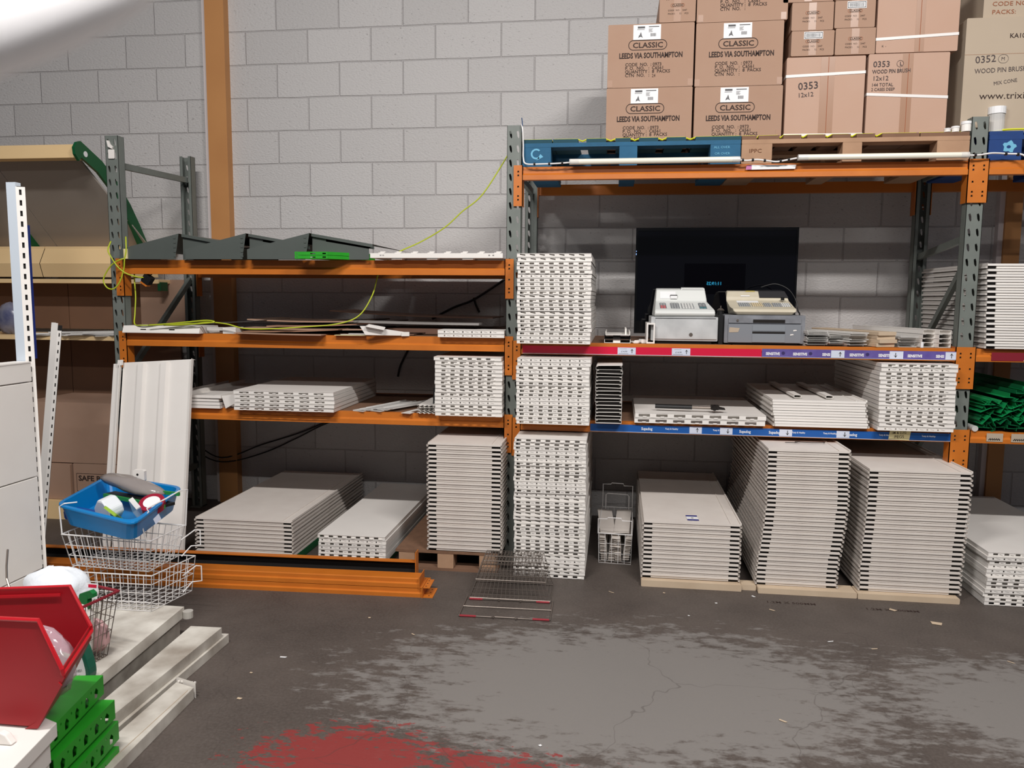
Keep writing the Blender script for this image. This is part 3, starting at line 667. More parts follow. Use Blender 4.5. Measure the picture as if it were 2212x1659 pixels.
# ------------------------------------------------------------------ LED tubes and cables
def tubelamp(x0, x1, z, lb):
    t = thing('tube_light', lb, 'light'); mb = MB().cyl((x0, -1.10, z), .015, x1-x0, 'x', 14); obj('tube', mb, mat('opal_plastic', (232,228,212), .3), t)
    obj('end_cap', MB().cyl((x0-.006, -1.10, z), .0156, .05, 'x', 14), M_clear, t); obj('end_cap', MB().cyl((x1-.03, -1.10, z), .0156, .04, 'x', 14), M_clear, t)
    for k in (0, 1):
        xx = x0+.2 if k == 0 else x1-.2
        obj('mounting_clip', MB().box(xx, xx+.012, -1.08, -1.05, z-.014, z-.010), M_black, t)
tubelamp(2.115, 2.985, 2.2335, 'unlit tube light on the beam under the blue pallet')
tubelamp(3.29, 4.10, 2.2385, 'unlit tube light on the beam under the bare wood pallet')
def cable(name, pts, r, m, lb, cat='cable', k=6, ties=None):
    pp = smoothpath(pts, k)
    if ties:
        t = thing(name, lb, cat); obj('cable_sheath', MB().tube(pp, r, 6), m, t, smooth=True)
        for (a, b, c) in ties: obj('cable_tie', MB().cyl((a-.005,b,c), r*1.9, .01, 'x', 8), M_black, t)
        return t
    return tag(obj(name, MB().tube(pp, r, 6), m, smooth=True), lb, cat)
cable('white_cable', [(1.845,-1.062,2.44),(1.852,-1.068,2.41),(1.856,-1.07,2.33),(1.858,-1.075,2.26),(1.875,-1.085,2.229),(1.95,-1.09,2.226),(2.05,-1.092,2.228),(2.115,-1.092,2.232)], .0045, M_wire, 'white cable from the middle upright to the first tube light', ties=[(1.92,-1.088,2.227),(2.0,-1.09,2.227),(2.07,-1.092,2.229)])
cable('white_cable', [(2.99,-1.092,2.233),(3.03,-1.095,2.228),(3.08,-1.09,2.233),(3.13,-1.095,2.226),(3.18,-1.09,2.221),(3.23,-1.092,2.228),(3.28,-1.092,2.237)], .0045, M_wire, 'wavy white cable joining the two tube lights', ties=[(3.01,-1.092,2.231),(3.06,-1.092,2.231),(3.12,-1.094,2.227),(3.2,-1.09,2.224),(3.24,-1.092,2.23)])
t = cable('white_cable', [(4.105,-1.092,2.238),(4.16,-1.1,2.238),(4.22,-1.1,2.246),(4.30,-1.09,2.243),(4.36,-1.1,2.236),(4.39,-1.11,2.20),(4.405,-1.115,2.15),(4.41,-1.115,2.12)], .0045, M_wire, 'white cable hanging with a plug end at the far right', ties=[(4.14,-1.098,2.238),(4.285,-1.092,2.243),(4.34,-1.096,2.239)])
obj('cable_plug', MB().cyl((4.412,-1.115,2.065), .013, .06, 'z', 12, .007), M_wire, t)
cable('blue_wire', [(1.848,-1.064,2.40),(1.85,-1.066,2.44),(1.846,-1.066,2.475)], .003, mat('blue_wire_sheath', (40,70,110), .5), 'short blue wire end sticking up beside the middle upright')

# ------------------------------------------------------------------ ticket strips on the right-hand beams
def arrow(mb, cx, cz, h, up_, y):
    s_ = 1 if up_ else -1; w_ = h*.09
    mb.box(cx-w_, cx+w_, y, y+.0003, cz-h*.5, cz+h*.5)
    for sx in (-1, 1):
        tipx, tipz = cx, cz+s_*h*.5; ax_, az_ = cx+sx*h*.32, cz+s_*h*.12
        mb.add([(tipx,y,tipz+s_*.001),(tipx,y,tipz-s_*w_*2.2),(ax_,y,az_-s_*w_*1.6),(ax_,y,az_)], [(0,1,2,3)])
yS = YF-.012-.0015
def strip_z(z, h): return z-h
t = thing('ticket_strip', 'red ticket strip along the television shelf beam', 'ticket strip')
obj('strip', MB().box(1.862, 3.15, yS-.001, yS, 1.203, 1.247), M_red, t)
obj('strip_edge', MB().box(1.862, 3.15, yS-.002, yS-.0012, 1.203, 1.2055), M_ticket, t)
for x in (2.386, 2.678):
    tk = obj('price_ticket', MB().box(x, x+.098, yS-.0025, yS-.0017, 1.207, 1.244), M_ticket, t)
    a = MB(); arrow(a, x+.078, 1.225, .022, True, yS-.0029); a.box(x+.006, x+.058, yS-.0029, yS-.0027, 1.2105, 1.212); a.box(x+.012, x+.05, yS-.0029, yS-.0027, 1.2365, 1.2375); obj('ticket_print', a, M_print, tk)
    text([('£14.99', x+.018, 1.218, .0125, .0001, 1, 0, 'LEFT')], M_print, tk, yS-.0029)
yP = yS
t = thing('ticket_strip', 'purple ticket strip with the word SENSITIVE, right half of the television shelf beam', 'ticket strip')
obj('strip', MB().box(3.152, 4.128, yP-.001, yP, 1.205, 1.249), M_purple, t); obj('strip_edge', MB().box(3.152, 4.128, yP-.002, yP-.0012, 1.205, 1.2065), M_ticket, t)
its = [('SENSITIVE' if k not in (2, 6) else ('SENSI'), x, 1.2165, .020, .0008, .82, 0, 'LEFT') for k, x in enumerate((3.172, 3.312, 3.462, 3.60, 3.745, 3.89, 4.03))]
text(its, M_paper, t, yP-.0014)
for x, u in ((3.506, 1), (3.80, 0), (4.076, 1)):
    tk = obj('arrow_ticket', MB().box(x, x+(.068 if x < 4 else .052), yP-.0025, yP-.0017, 1.2075, 1.246), M_ticket, t)
    a = MB(); arrow(a, x+.046 if x < 3.6 else x+.03, 1.226, .024, u, yP-.0029); obj('ticket_print', a, M_print, tk)
for k, x in enumerate((3.262, 3.402, 3.69, 3.84)):
    c = MB().cyl((x, yP-.0014, 1.227), .0095, .0006, 'y', 8); obj('paw_badge', c, mat('dark_violet_print', (48,36,92), .6), t)
t = thing('ticket_strip', 'blue ticket strip with white pet food lettering along the low right beam', 'ticket strip')
obj('strip', MB().box(2.245, 4.128, yS-.001, yS, .7785, .818), M_sblue, t); obj('strip_edge', MB().box(2.245, 4.128, yS-.002, yS-.0012, .776, .7782), M_ticket, t)
its = []
for x in (2.525, 3.05, 3.205, 3.60): its += [('Supadog', x, .791, .021, .0005, .85, 0, 'LEFT'), ('Tasty', x+.02, .809, .006, 0, 1, 0, 'LEFT')]
its = [i for i in its if not (i[0] == 'Tasty')]
for x in (2.655, 2.91, 3.325, 3.487, 3.77, 3.985): its.append(('Tasty & Healthy', x, .797, .0125, .0002, .85, 0, 'LEFT'))
text(its, M_paper, t, yS-.0014)
for x, u in ((2.785, 1), (2.948, 0), (3.26, 0), (3.555-.0, 0)):
    tk = obj('arrow_ticket', MB().box(x, x+.066, yS-.0025, yS-.0017, .780, .8165), M_ticket, t)
    a = MB(); arrow(a, x+.042, .798, .024, u, yS-.0029); obj('ticket_print', a, M_print, tk)
t = tag(link('sticky_note', MB().prism([(3.818,.779),(3.922,.776),(3.93,.826),(3.824,.83)], yS-.0045, yS-.0035).mesh('sticky_note', M_note)), 'pale yellow handwritten note stuck on the blue strip', 'note')
text([('1M & LUG', 3.832, .808, .018, .0002, .95, -3, 'LEFT'), ('PEGS', 3.848, .786, .022, .0002, 1.0, -3, 'LEFT')], M_ink, t, yS-.005, 'handwriting')
t = thing('ticket_strip', 'dark red strip on the far right beam, below the shelf stack', 'ticket strip')
obj('strip', MB().box(4.30, 4.47, yS-.001, yS, 1.205, 1.248), mat('dark_red_strip', (126,24,40), .5), t)
tag(obj('paper_note', MB().prism([(4.455,1.205),(4.60,1.205),(4.60,1.25),(4.475,1.25)], yS-.0025, yS-.0015), M_note), 'crumpled yellowish note at the right edge of the dark red strip', 'note')
for x, lb in ((4.305, 'left of two'), (4.425, 'right of two')):
    t = tag(obj('shelf_label', MB().box(x, x+.08, yS-.0015, yS, .782, .826), M_card3), 'grey paper label with a scribbled-out word, %s on the far right beam' % lb, 'label')
    s_ = MB(); s_.tube([(x+.01+.0035*k, yS-.002, .795+.005*((k*7) % 3-1)) for k in range(17)], .0022, 4); obj('scribble', s_, M_black, t)
# protective white tape patches on beams
t = tag(obj('paper_scrap', MB().prism([(3.03,2.186),(3.28,2.188),(3.285,2.208),(3.05,2.212)], -1.0645, -1.0635), M_paper), 'torn white label stuck on the bright orange beam below the pallets', 'label')
s_ = MB().prism([(3.03,2.187),(3.06,2.187),(3.06,2.209),(3.035,2.209)], -1.0655, -1.065); obj('pink_corner', s_, mat('pink_print', (190,110,160), .6), t)

# ------------------------------------------------------------------ television and tills
t = thing('television', 'large flat black television standing behind the two cash registers', 'television')
tx0, tx1, tz0, tz1, ty = 2.484, 3.436, 1.30, 1.938, -.5
obj('screen', MB().box(tx0+.012, tx1-.012, ty-.001, ty+.0, tz0+.075, tz1-.018), M_tv, t)
fr = MB(); fr.plate([(tx0,tz0),(tx1,tz0),(tx1,tz1),(tx0,tz1)], [[(tx0+.012,tz0+.075),(tx1-.012,tz0+.075),(tx1-.012,tz1-.018),(tx0+.012,tz1-.018)]], ty-.006, .035)
obj('bezel', fr, M_tvframe, t); obj('back_housing', MB().box(tx0+.03, tx1-.03, ty+.030, ty+.075, tz0+.03, tz1-.03), M_black, t)
obj('stand', MB().box(2.75, 3.17, ty-.09, ty+.13, 1.2655, 1.278).box(2.90, 3.02, ty+.0, ty+.04, 1.278, 1.31), M_tvframe, t)
lt = mat('standby_light', (140,180,255), .4, emit=1.5)
obj('standby_light', MB().box(tx0+.002, tx0+.006, ty-.0068, ty-.0061, 1.795, 1.80).box(tx0+.002, tx0+.005, ty-.0068, ty-.0061, 1.775, 1.785), lt, t)
def till(x0, x1, label, body, drawer_m, second=False):
    t = thing('cash_register', label, 'cash register'); w_ = x1-x0; X = lambda u: x0+u*w_; zt = 1.411 if not second else 1.424
    # lower case, sloping keyboard and raised printer head as one moulded shell
    if not second:
        prof = [(-.99,1.414,.05,.95),(-1.003,1.424,.05,.955),(-1.003,1.440,.05,.955),(-.985,1.452,.055,.95),(-.80,1.497,.085,.885),(-.79,1.515,.09,.88),(-.765,1.563,.10,.86),(-.70,1.572,.10,.855),(-.66,1.568,.10,.855),(-.655,1.414,.05,.95)]
    else:
        prof = [(-.99,1.428,.14,.90),(-1.004,1.446,.09,.95),(-.99,1.460,.08,.96),(-.93,1.470,.06,.965),(-.80,1.505,.05,.955),(-.79,1.525,.05,.94),(-.76,1.556,.075,.90),(-.70,1.561,.085,.88),(-.66,1.556,.085,.88),(-.655,1.428,.14,.90)]
    b_ = MB().loft([(y, z, X(a), X(b)) for y, z, a, b in prof]); obj('register_body', b_, body, t, bevel=.006)
    sl = (1.497-1.452)/.185
    def key(x, y, w2, d2, m, par, h=.004):
        z0 = 1.452+(y+.985)*sl if not second else 1.470+(y+.93)*(.035/.13)
        k = MB(); zz = z0+d2*(sl if not second else .27)
        k.add([(x,y,z0-.001),(x+w2,y,z0-.001),(x+w2,y+d2,zz-.001),(x,y+d2,zz-.001),(x+.001,y+.001,z0+h),(x+w2-.001,y+.001,z0+h),(x+w2-.001,y+d2-.001,zz+h),(x+.001,y+d2-.001,zz+h)],
              [(0,3,2,1),(4,5,6,7),(0,1,5,4),(1,2,6,5),(2,3,7,6),(3,0,4,7)]); obj('key', k, m, par)
    kg = mat('grey_keys', (150,152,152), .5); kr = mat('red_keys', (186,96,98), .5); kw = mat('white_keys', (208,208,204), .5); kt = mat('teal_keys', (60,112,118), .5); kd = mat('dark_keys', (110,114,118), .5)
    if not second:
        groups = [(.145, 2, (kg,kg,kr,kr), .0135), (.31, 3, (kg,kg,kg,kg), .0125), (.475, 4, (kw,kw,kw,kw), .0135), (.74, 2, (kd,kg,kd,kt), .016)]
        for gx, nc, ms, kw_ in groups:
            p_ = obj('keypad_plate', MB().add([(X(gx)-.003,-.962,1.4576+.001),(X(gx)+nc*(kw_+.002)+.002,-.962,1.4576+.001),(X(gx)+nc*(kw_+.002)+.002,-.846,1.4858+.001),(X(gx)-.003,-.846,1.4858+.001)],[(0,1,2,3)]), kd, t)
            for c in range(nc):
                for r_ in range(4): key(X(gx)+c*(kw_+.002), -.960+r_*.029, kw_, .025, ms[3-r_], p_)
        hd = obj('display_housing', MB().loft([(-.775,1.522,X(.48),X(.87)),(-.752,1.572,X(.49),X(.855)),(-.70,1.578,X(.50),X(.85)),(-.70,1.52,X(.48),X(.87))]), body, t)
        s2 = (1.566-1.530)/(.0165); 
        obj('display', MB().add([(X(.50),-.7725,1.5325),(X(.855),-.7725,1.5325),(X(.84),-.757,1.5655),(X(.505),-.757,1.5655)], [(0,1,2,3)]), M_black, hd)
        obj('display_text', MB().add([(X(.54),-.7705,1.544),(X(.81),-.7705,1.544),(X(.81),-.7645,1.556),(X(.54),-.7645,1.556)], [(0,1,2,3)]), mat('olive_display', (86,88,40), .5), hd)
        obj('printer_cover', MB().add([(X(.155),-.793,1.513),(X(.40),-.793,1.513),(X(.40),-.772,1.553),(X(.155),-.772,1.553)], [(0,1,2,3)]), M_paper, t)
        obj('printer_slot', MB().box(X(.315), X(.425), -.797, -.785, 1.528, 1.534), M_dark, t); obj('receipt_paper', MB().box(X(.32), X(.42), -.80, -.797, 1.512, 1.529), M_paper, t)
    else:
        for gx, nc, m_ in ((.20, 5, kg), (.385, 5, mat('cream_keys', (206,188,150), .5)), (.56, 3, kg), (.68, 4, kg), (.80, 4, kw)):
            p_ = obj('keypad_plate', MB().add([(X(gx)-.002,-.925,1.4722),(X(gx)+nc*.0115+.002,-.925,1.4722),(X(gx)+nc*.0115+.002,-.855,1.4912),(X(gx)-.002,-.855,1.4912)],[(0,1,2,3)]), kd, t)
            for c in range(nc):
                for r_ in range(3): key(X(gx)+c*.0115, -.923+r_*.023, .0095, .019, m_, p_)
        obj('label_sheet', MB().add([(X(.19),-.85,1.4925),(X(.50),-.85,1.4925),(X(.50),-.81,1.5035),(X(.19),-.81,1.5035)], [(0,1,2,3)]), M_paper, t)
        obj('dark_cover', MB().loft([(-.797,1.522,X(.53),X(.945)),(-.767,1.558,X(.525),X(.90)),(-.70,1.566,X(.52),X(.88)),(-.70,1.52,X(.52),X(.94))]), mat('smoked_plastic', (52,52,54), .2), t)
        obj('paper_slot', MB().box(X(.26), X(.39), -.792, -.785, 1.528, 1.534), M_paper, t)
        obj('adhesive_residue', MB().add([(X(.33),-.764,1.5555),(X(.48),-.764,1.5555),(X(.47),-.75,1.5605),(X(.36),-.75,1.5605)], [(0,1,2,3)]), mat('yellowed_tape', (216,196,104), .5), t)
        obj('lock_knob', MB().cyl((X(.845),-.83,1.507), .01, .018, 'z', 10), M_black, t)
    # cash drawer
    if not second:
        c = obj('drawer_case', MB().bbox(x0, x1, -1.0, -.66, 1.282, 1.4125, .003), drawer_m, t)
        dr = obj('cash_drawer', MB().bbox(x0+.022, x1-.004, -1.006, -1.0005, 1.292, 1.402, .002), drawer_m, c)
        obj('drawer_lock', MB().cyl((X(.60),-1.009,1.317), .010, .005, 'y', 14), M_chrome, dr)
        obj('drawer_gap', MB().box(x0+.022, x1-.012, -1.0035, -1.001, 1.4045, 1.4065), M_dark, c)
        obj('rubber_foot', MB().box(x0+.03, x1-.03, -.98, -.68, 1.2655, 1.282), M_black, t)
    else:
        g1 = mat('silver_grey_metal', (158,160,166), .35, metal=.2, mott=((104,106,110), 14, .8)); g2 = mat('ribbed_grey_panel', (140,146,152), .4, metal=.2)
        c = obj('drawer_case', MB().bbox(x0-.012, x1+.03, -1.0, -.62, 1.275, 1.4262, .002), g1, t)
        dr = obj('cash_drawer', MB().bbox(x0+.008, x1+.008, -1.008, -1.0005, 1.279, 1.378, .002), mat('mid_grey_metal', (136,140,146), .4, metal=.2), c)
        tp = obj('upper_panel', MB().bbox(x0+.008, x1+.008, -1.007, -1.0005, 1.384, 1.412, .002), g1, c)
        obj('recess', MB().box(X(.36), X(.80), -1.0085, -1.0075, 1.386, 1.403), M_dark, tp)
        obj('ribbed_plate', MB().box(X(.355), X(.805), -1.0105, -1.0085, 1.342, 1.372), g2, dr); obj('ribbed_plate', MB().box(X(.355), X(.805), -1.0105, -1.0085, 1.281, 1.325), g2, dr)
        obj('slot', MB().box(X(.355), X(.805), -1.0095, -1.0085, 1.328, 1.338), M_dark, dr)
        obj('torn_label', MB().prism([(x0+.012,1.332),(x0+.06,1.334),(x0+.068,1.356),(x0+.014,1.36)], -1.0095, -1.0085), M_card3, dr)
        obj('drawer_lock', MB().cyl((x0+.055,-1.012,1.398), .006, .005, 'y', 12), M_chrome, tp)
        for cx, cz in ((.94,1.345),(.90,1.322)): obj('paint_chip', MB().prism([(X(cx)-.01,cz-.003),(X(cx)+.01,cz),(X(cx)+.006,cz+.005),(X(cx)-.008,cz+.004)], -1.0095, -1.0085), M_white, dr)
        obj('rubber_foot', MB().box(x0+.01, x1, -.97, -.66, 1.2655, 1.275), M_black, t)
    return t
till(2.566, 2.925, 'white cash register on a white drawer, left of the two tills', mat('white_till_plastic', (214,216,212), .4), mat('white_till_metal', (206,208,208), .4, mott=((170,172,172), 8, .5)))
till(2.972, 3.352, 'yellowed cash register on a silver grey drawer, right of the two tills', mat('yellowed_till_plastic', (206,198,178), .5, mott=((192,182,158), 12, .7)), None, True)
cable('black_cable', [(3.19,-.73,1.58),(3.27,-.72,1.60),(3.34,-.74,1.57),(3.375,-.78,1.51),(3.385,-.8,1.45),(3.40,-.78,1.42),(3.405,-.7,1.30),(3.41,-.62,1.27)], .004, M_black, 'black cable curving down behind the yellowed cash register')
t = thing('steel_tube', 'open white rectangular steel tube standing beside the white till', 'steel tube')
c = MB(); X0, X1, Z0, Z1 = 2.545, 2.583, 1.2665, 1.376
c.box(X0, X1, -1.03, -.72, Z0, Z0+.002).box(X0, X1, -1.03, -.72, Z1-.002, Z1).box(X0, X0+.002, -1.03, -.72, Z0+.002, Z1-.002).box(X1-.002, X1, -1.03, -.72, Z0+.002, Z1-.002).plate([(X0-.004,Z0),(X1+.003,Z0),(X1+.003,Z1+.003),(X0-.004,Z1+.003)], [[(X0+.004,Z0+.008),(X1-.005,Z0+.008),(X1-.005,Z1-.006),(X0+.004,Z1-.006)]], -1.034, .004)
obj('tube_wall', c, M_white, t)
t = thing('desk_bell', 'small chrome bell on a black stand between the two tills', 'bell')
obj('stand', MB().cyl((2.955,-.86,1.4265), .018, .022), M_black, t); obj('bell', MB().cyl((2.955,-.86,1.4487), .022, .012, r2=.008), M_chrome, t); obj('button', MB().cyl((2.955,-.86,1.4607), .003, .014), M_chrome, t)
# move the bell onto its own support: a black adaptor box in the gap
t = tag(obj('black_box', MB().bbox(2.932, 2.956, -.98, -.80, 1.2665, 1.4258, .003), M_black), 'narrow black box in the gap between the two till drawers', 'box')
# small parts left of the tills
t = thing('bracket_tray', 'white steel tray with raised ends lying left of the white till', 'tray')
c = MB(); c.box(2.318, 2.452, -1.05, -.72, 1.310, 1.3125).box(2.318, 2.322, -1.05, -.72, 1.3125, 1.33).box(2.425, 2.433, -1.0, -.75, 1.3125, 1.345).box(2.448, 2.452, -1.05, -.72, 1.3125, 1.33); obj('tray', c, M_white, t)
for z in (1.2665, 1.288): obj('lower_channel', MB().box(2.312, 2.455, -1.04, -.72, z, z+.002).box(2.312, 2.315, -1.04, -.72, z+.002, z+.02).box(2.452, 2.455, -1.04, -.72, z+.002, z+.02).box(2.36, 2.40, -1.03, -.74, z+.002, z+.02), M_blackm if z > 1.28 else M_white, t)
for k, (x, a) in enumerate(((2.475, .3), (2.50, -.4), (2.522, .2))):
    tag(obj('plastic_clip', MB().bbox(-.014, .014, -.03, .03, 0, .010+.005*k, .003), M_white, None, (x, -1.0+.012*k, 1.2665), (0, 0, a)), 'small white plastic clip, %s of three lying before the steel tube' % ('left', 'middle', 'right')[k], 'clip')
# dark channels stacked between the panel stacks, low right shelf
CH = MB(); W = .14
CH.box(0, W, 0, .6, .0, .0014).box(0, .0014, 0, .6, .0014, .017).box(W-.0014, W, 0, .6, .0014, .017).box(0, .012, 0, .6, .0156, .017).box(W-.012, W, 0, .6, .0156, .017)
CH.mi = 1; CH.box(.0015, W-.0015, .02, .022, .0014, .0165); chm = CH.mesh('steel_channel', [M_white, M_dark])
for i in range(16):
    o = link('steel_channel', chm, None, (2.274+random.uniform(-.005, .005), -1.14+random.uniform(-.008, .008), .8335+i*.0195), (0, random.uniform(-.02, .02) if i < 15 else -.0, random.uniform(-.02, .02)))
    tag(o, 'narrow dark-sided channel, %s of the narrow stack beside the panel stack' % nth(15-i, 16), 'channel', 'narrow steel channels on the low right shelf')
tag(obj('cover_plate', MB().prism([(2.277,0+1.149),(2.412,1.152),(2.414,1.156),(2.277,1.153)], -1.16, -.6), M_white), 'tilted white plate lying on top of the narrow channel stack', 'plate')
# hammer
t = thing('hammer', 'black handled claw hammer lying on the wide white panels', 'hammer', (2.60, -1.0, .9035), (0, 0, -.06))
obj('grip', MB().cyl((0,0,.014), .0125, .20, 'x', 12), M_black, t); obj('shaft', MB().cyl((.20,0,.014), .009, .12, 'x', 12), M_chrome, t)
hd = MB().bbox(.30, .345, -.016, .016, .004, .030, .004); hd.prism([(.345,.02),(.375,.014),(.378,.006),(.34,.006)], -.015, -.004); hd.prism([(.345,.02),(.375,.014),(.378,.006),(.34,.006)], .004, .015); hd.cyl((.318,-.052,.017), .013, .04, 'y', 12)
obj('hammer_head', hd, mat('dark_steel', (58,54,52), .4, metal=.7), t)
# clear strips, wooden boards and white channels on the television shelf
random.seed(21)
CS = MB().box(0, .105, 0, .5, 0, .0022).box(.0, .0022, 0, .5, .0022, .007).box(.103, .105, 0, .5, .0022, .0062); csm = CS.mesh('plastic_strip', M_clear)
def strips(x, y, n, p, lb, ang, sc=1.):
    for i in range(n):
        o = link('plastic_strip', csm, None, (x+random.uniform(-.008, .008), y+random.uniform(-.03, .03), 1.2665+i*p), (0, 0, ang+random.uniform(-.06, .06))); o.scale = (sc, 1, 1)
        tag(o, 'clear plastic strip, %s of the %s' % (nth(n-1-i, n), lb), 'plastic strip', 'clear plastic shelf strips')
strips(3.385, -1.03, 10, .0085, 'heap beside the grey drawer', .12, 1.05)
strips(3.505, -1.02, 7, .0085, 'middle heap of clear strips', .28, .85)
strips(3.60, -1.05, 9, .0085, 'heap beside the wooden boards', .36, 1.0)
strips(3.86, -1.0, 7, .0085, 'heap between boards and channels', .20, .9)
WB = MB().bbox(0, .105, 0, .62, 0, .0195, .0015).mesh('wooden_board', M_pale)
for i in range(4):
    o = link('wooden_board', WB, None, (3.735+(.0,.012,.004,.008)[i], -1.055+(.0,-.01,.012,.0)[i], 1.267+.020*i+(.0)), (0, 0, .30+(.0,.05,-.04,.03)[i]))
    tag(o, 'short pale wooden board, %s of the small pile of boards' % nth(3-i, 4), 'board', 'wooden boards by the clear strips')
WC = MB().box(0, .075, 0, .8, 0, .0015).box(0, .0015, 0, .8, .0015, .022).box(.0735, .075, 0, .8, .0015, .022).box(0, .02, 0, .8, .0205, .022).box(.055, .075, 0, .8, .0205, .022)
wcm = WC.mesh('white_channel', M_white)
rows = [(4.0, 0), (4.078, 0), (4.0, 1), (4.078, 1), (4.002, 2), (4.08, 2), (4.004, 3), (4.08, 3)]
for i, (x, r_) in enumerate(rows):
    if x > 4.05: x = 4.052+.0
    o = link('white_channel', wcm, None, (x-.02 if x < 4.05 else x+.004, -1.0-.02*(i % 2), 1.2665+r_*.0232), (0, 0, .22)); o.scale = (.9, .9, 1)
    tag(o, 'white steel channel, %s row from the board, %s one' % (('bottom', 'second', 'third', 'top')[r_], 'left' if i % 2 == 0 else 'right'), 'channel', 'white channels beside the right upright')
tag(obj('cap_tube', MB().cyl((3.965,-1.045,1.2665), .008, .03, 'z', 12), M_paper), 'tiny white capped tube standing before the white channels', 'tube')
# green plastic profiles, far right
random.seed(5)
GP = MB().box(0, .045, 0, .8, 0, .0015).box(0, .0015, 0, .8, .0015, .02).box(.0435, .045, 0, .8, -.012, .0); gpm = [GP.mesh('green_profile', M_dgreen)]
GQ = MB().box(0, .06, 0, .8, 0, .0015).box(.03, .0315, 0, .8, .0015, .025); gpm.append(GQ.mesh('green_profile', mat('lighter_green_plastic', (18,140,78), .4)))
n = 0
for r_ in range(11):
    z = .848+r_*.0205
    for c in range(6):
        if r_ > 7 and c < 1+(r_-7): continue
        x = 4.262+.046*c+.008*(r_ % 2)+ (.0 if r_ < 5 else .004*(r_-5))
        a = random.uniform(-1.2, 1.2) if 0 < r_ < 9 else random.uniform(-.2, .2)
        o = link('green_profile', random.choice(gpm), None, (x, -1.06+random.uniform(-.03, .02), z+.005), (0, a, random.uniform(-.02, .02)))
        tag(o, 'green plastic profile in the bundle on the far right shelf', 'plastic profile', 'green plastic profiles'); n += 1
tag(obj('tube_end', MB().cyl((4.248,-1.06,.848), .0155, .5, 'y', 20), M_clear), 'clear round tube lying beside the green plastic profiles', 'tube')

# ------------------------------------------------------------------ top left shelf: grey brackets, green channels, white bar
def hood(x, y, label, rise=.145, slots=True):
    t = thing('grey_steel_hood', label, 'steel hood', (x, y, 1.7165), group='grey steel hoods on the top left shelf')
    f = MB().prism([(0,.0),(0,.055),(.02,.062),(.37,rise),(.345,.0)], 0, .0015); obj('front_plate', f, M_darkgrey, t)
    b = MB(); b.add([(.02,.0015,.062),(.37,.0015,rise),(.37,.86,rise),(.02,.86,.062)], [(0,1,2,3)]).add([(.0,.0015,0),(.0,.0015,.055),(.0,.42,.055),(.0,.42,0)], [(0,1,2,3)]); obj('left_slope', b, M_darkgrey, t)
    holes = []
    if slots:
        for k in range(9):
            u = .08+k*.032; zc = lambda q: rise-.012-(q)*.155
            holes.append([(.37+u, zc(u)-.020), (.37+u+.024, zc(u+.024)-.020), (.37+u+.024, zc(u+.024)-.004), (.37+u, zc(u)-.004)])
    g = MB().plate([(.368,.0),(.70,.0),(.70,.085),(.37,rise-.002)], holes, .045, .0015); obj('slotted_plate', g, M_darkgrey, t)
    s = MB(); s.add([(.37,.03,rise),(.725,.03,rise-.060),(.725,.86,rise-.060),(.37,.86,rise)], [(0,1,2,3)]).add([(.37,.03,rise),(.725,.03,rise-.060),(.725,.03,rise-.078),(.37,.03,rise-.016)], [(0,1,2,3)])
    obj('right_slope', s, M_darkgrey, t)
    st = MB()
    for k in range(5): st.box(.338-.0, .352, -.003, 0, .012+k*.026, .022+k*.026)
    obj('hook_edge', st, M_darkgrey, t); return t
hood(-.495, -1.118, 'leftmost of three dark grey steel hoods on the top left shelf', slots=False)
hood(-.085, -1.123, 'middle one of three dark grey steel hoods on the top left shelf')
hood(.292, -1.128, 'rightmost dark grey steel hood, with the green channels in front of it')
t = thing('green_steel_channel', 'upper of two bright green channels in front of the grey hoods', 'channel', (0,0,0))
def gch(z, t, lab):
    m = MB(); X0, X1 = .60, .79
    m.plate([(X0,z),(X1,z),(X1,z+.018),(X0,z+.018)], [[(X0+.01,z+.006),(X0+.016,z+.006),(X0+.016,z+.011),(X0+.01,z+.011)], [(X0+.09,z+.005),(X0+.12,z+.005),(X0+.12,z+.011),(X0+.09,z+.011)], [(X1-.03,z+.005),(X1-.01,z+.005),(X1-.01,z+.012),(X1-.03,z+.012)]], -1.19, .0015)
    m.add([(X0,-1.1885,z+.018),(X1,-1.1885,z+.018),(.985,-.95,z+.018),(.80,-.95,z+.018)], [(0,1,2,3)]).add([(X1,-1.1885,z),(X1,-1.1885,z+.018),(.985,-.95,z+.018),(.985,-.95,z)], [(3,2,1,0)])
    m.add([(X0,-1.1885,z),(X1,-1.1885,z),(.985,-.95,z),(.80,-.95,z)], [(3,2,1,0)]); obj(lab, m, M_green, t)
gch(1.7365, t, 'green_channel_body')
t = thing('green_steel_channel', 'lower of two bright green channels in front of the grey hoods', 'channel', (0,0,0)); gch(1.7165, t, 'green_channel_body')
def bar(x0, x1, y, z, lb, h=.026, tabs=8, depth=.25):
    t = thing('white_slotted_bar', lb, 'shelf bar'); holes = []
    w_ = x1-x0
    for u in (.08, .1, .9, .93): holes.append([(x0+w_*u-.005,z+h*.4),(x0+w_*u+.005,z+h*.4),(x0+w_*u+.005,z+h*.7),(x0+w_*u-.005,z+h*.7)])
    m = MB().plate([(x0,z),(x1,z),(x1,z+h),(x0,z+h)], holes, y, .0015); m.box(x0, x1, y+.0015, y+depth, z, z+.0015); obj('bar_face', m, M_white, t)
    c = MB()
    for k in range(tabs):
        xa = x0+(k+.5)*w_/tabs; c.prism([(xa,z+h),(xa+.03,z+h),(xa+.04,z+h+.005),(xa+.04,z+h+.010),(xa+.012,z+h+.010),(xa+.010,z+h+.004),(xa,z+h+.004)], y+.002, y+.0035)
    obj('hook_tabs', c, M_white, t); return t
bar(1.01, 1.755, -1.12, 1.7245, 'long white slotted bar on the top left shelf beside the middle upright', depth=.93)
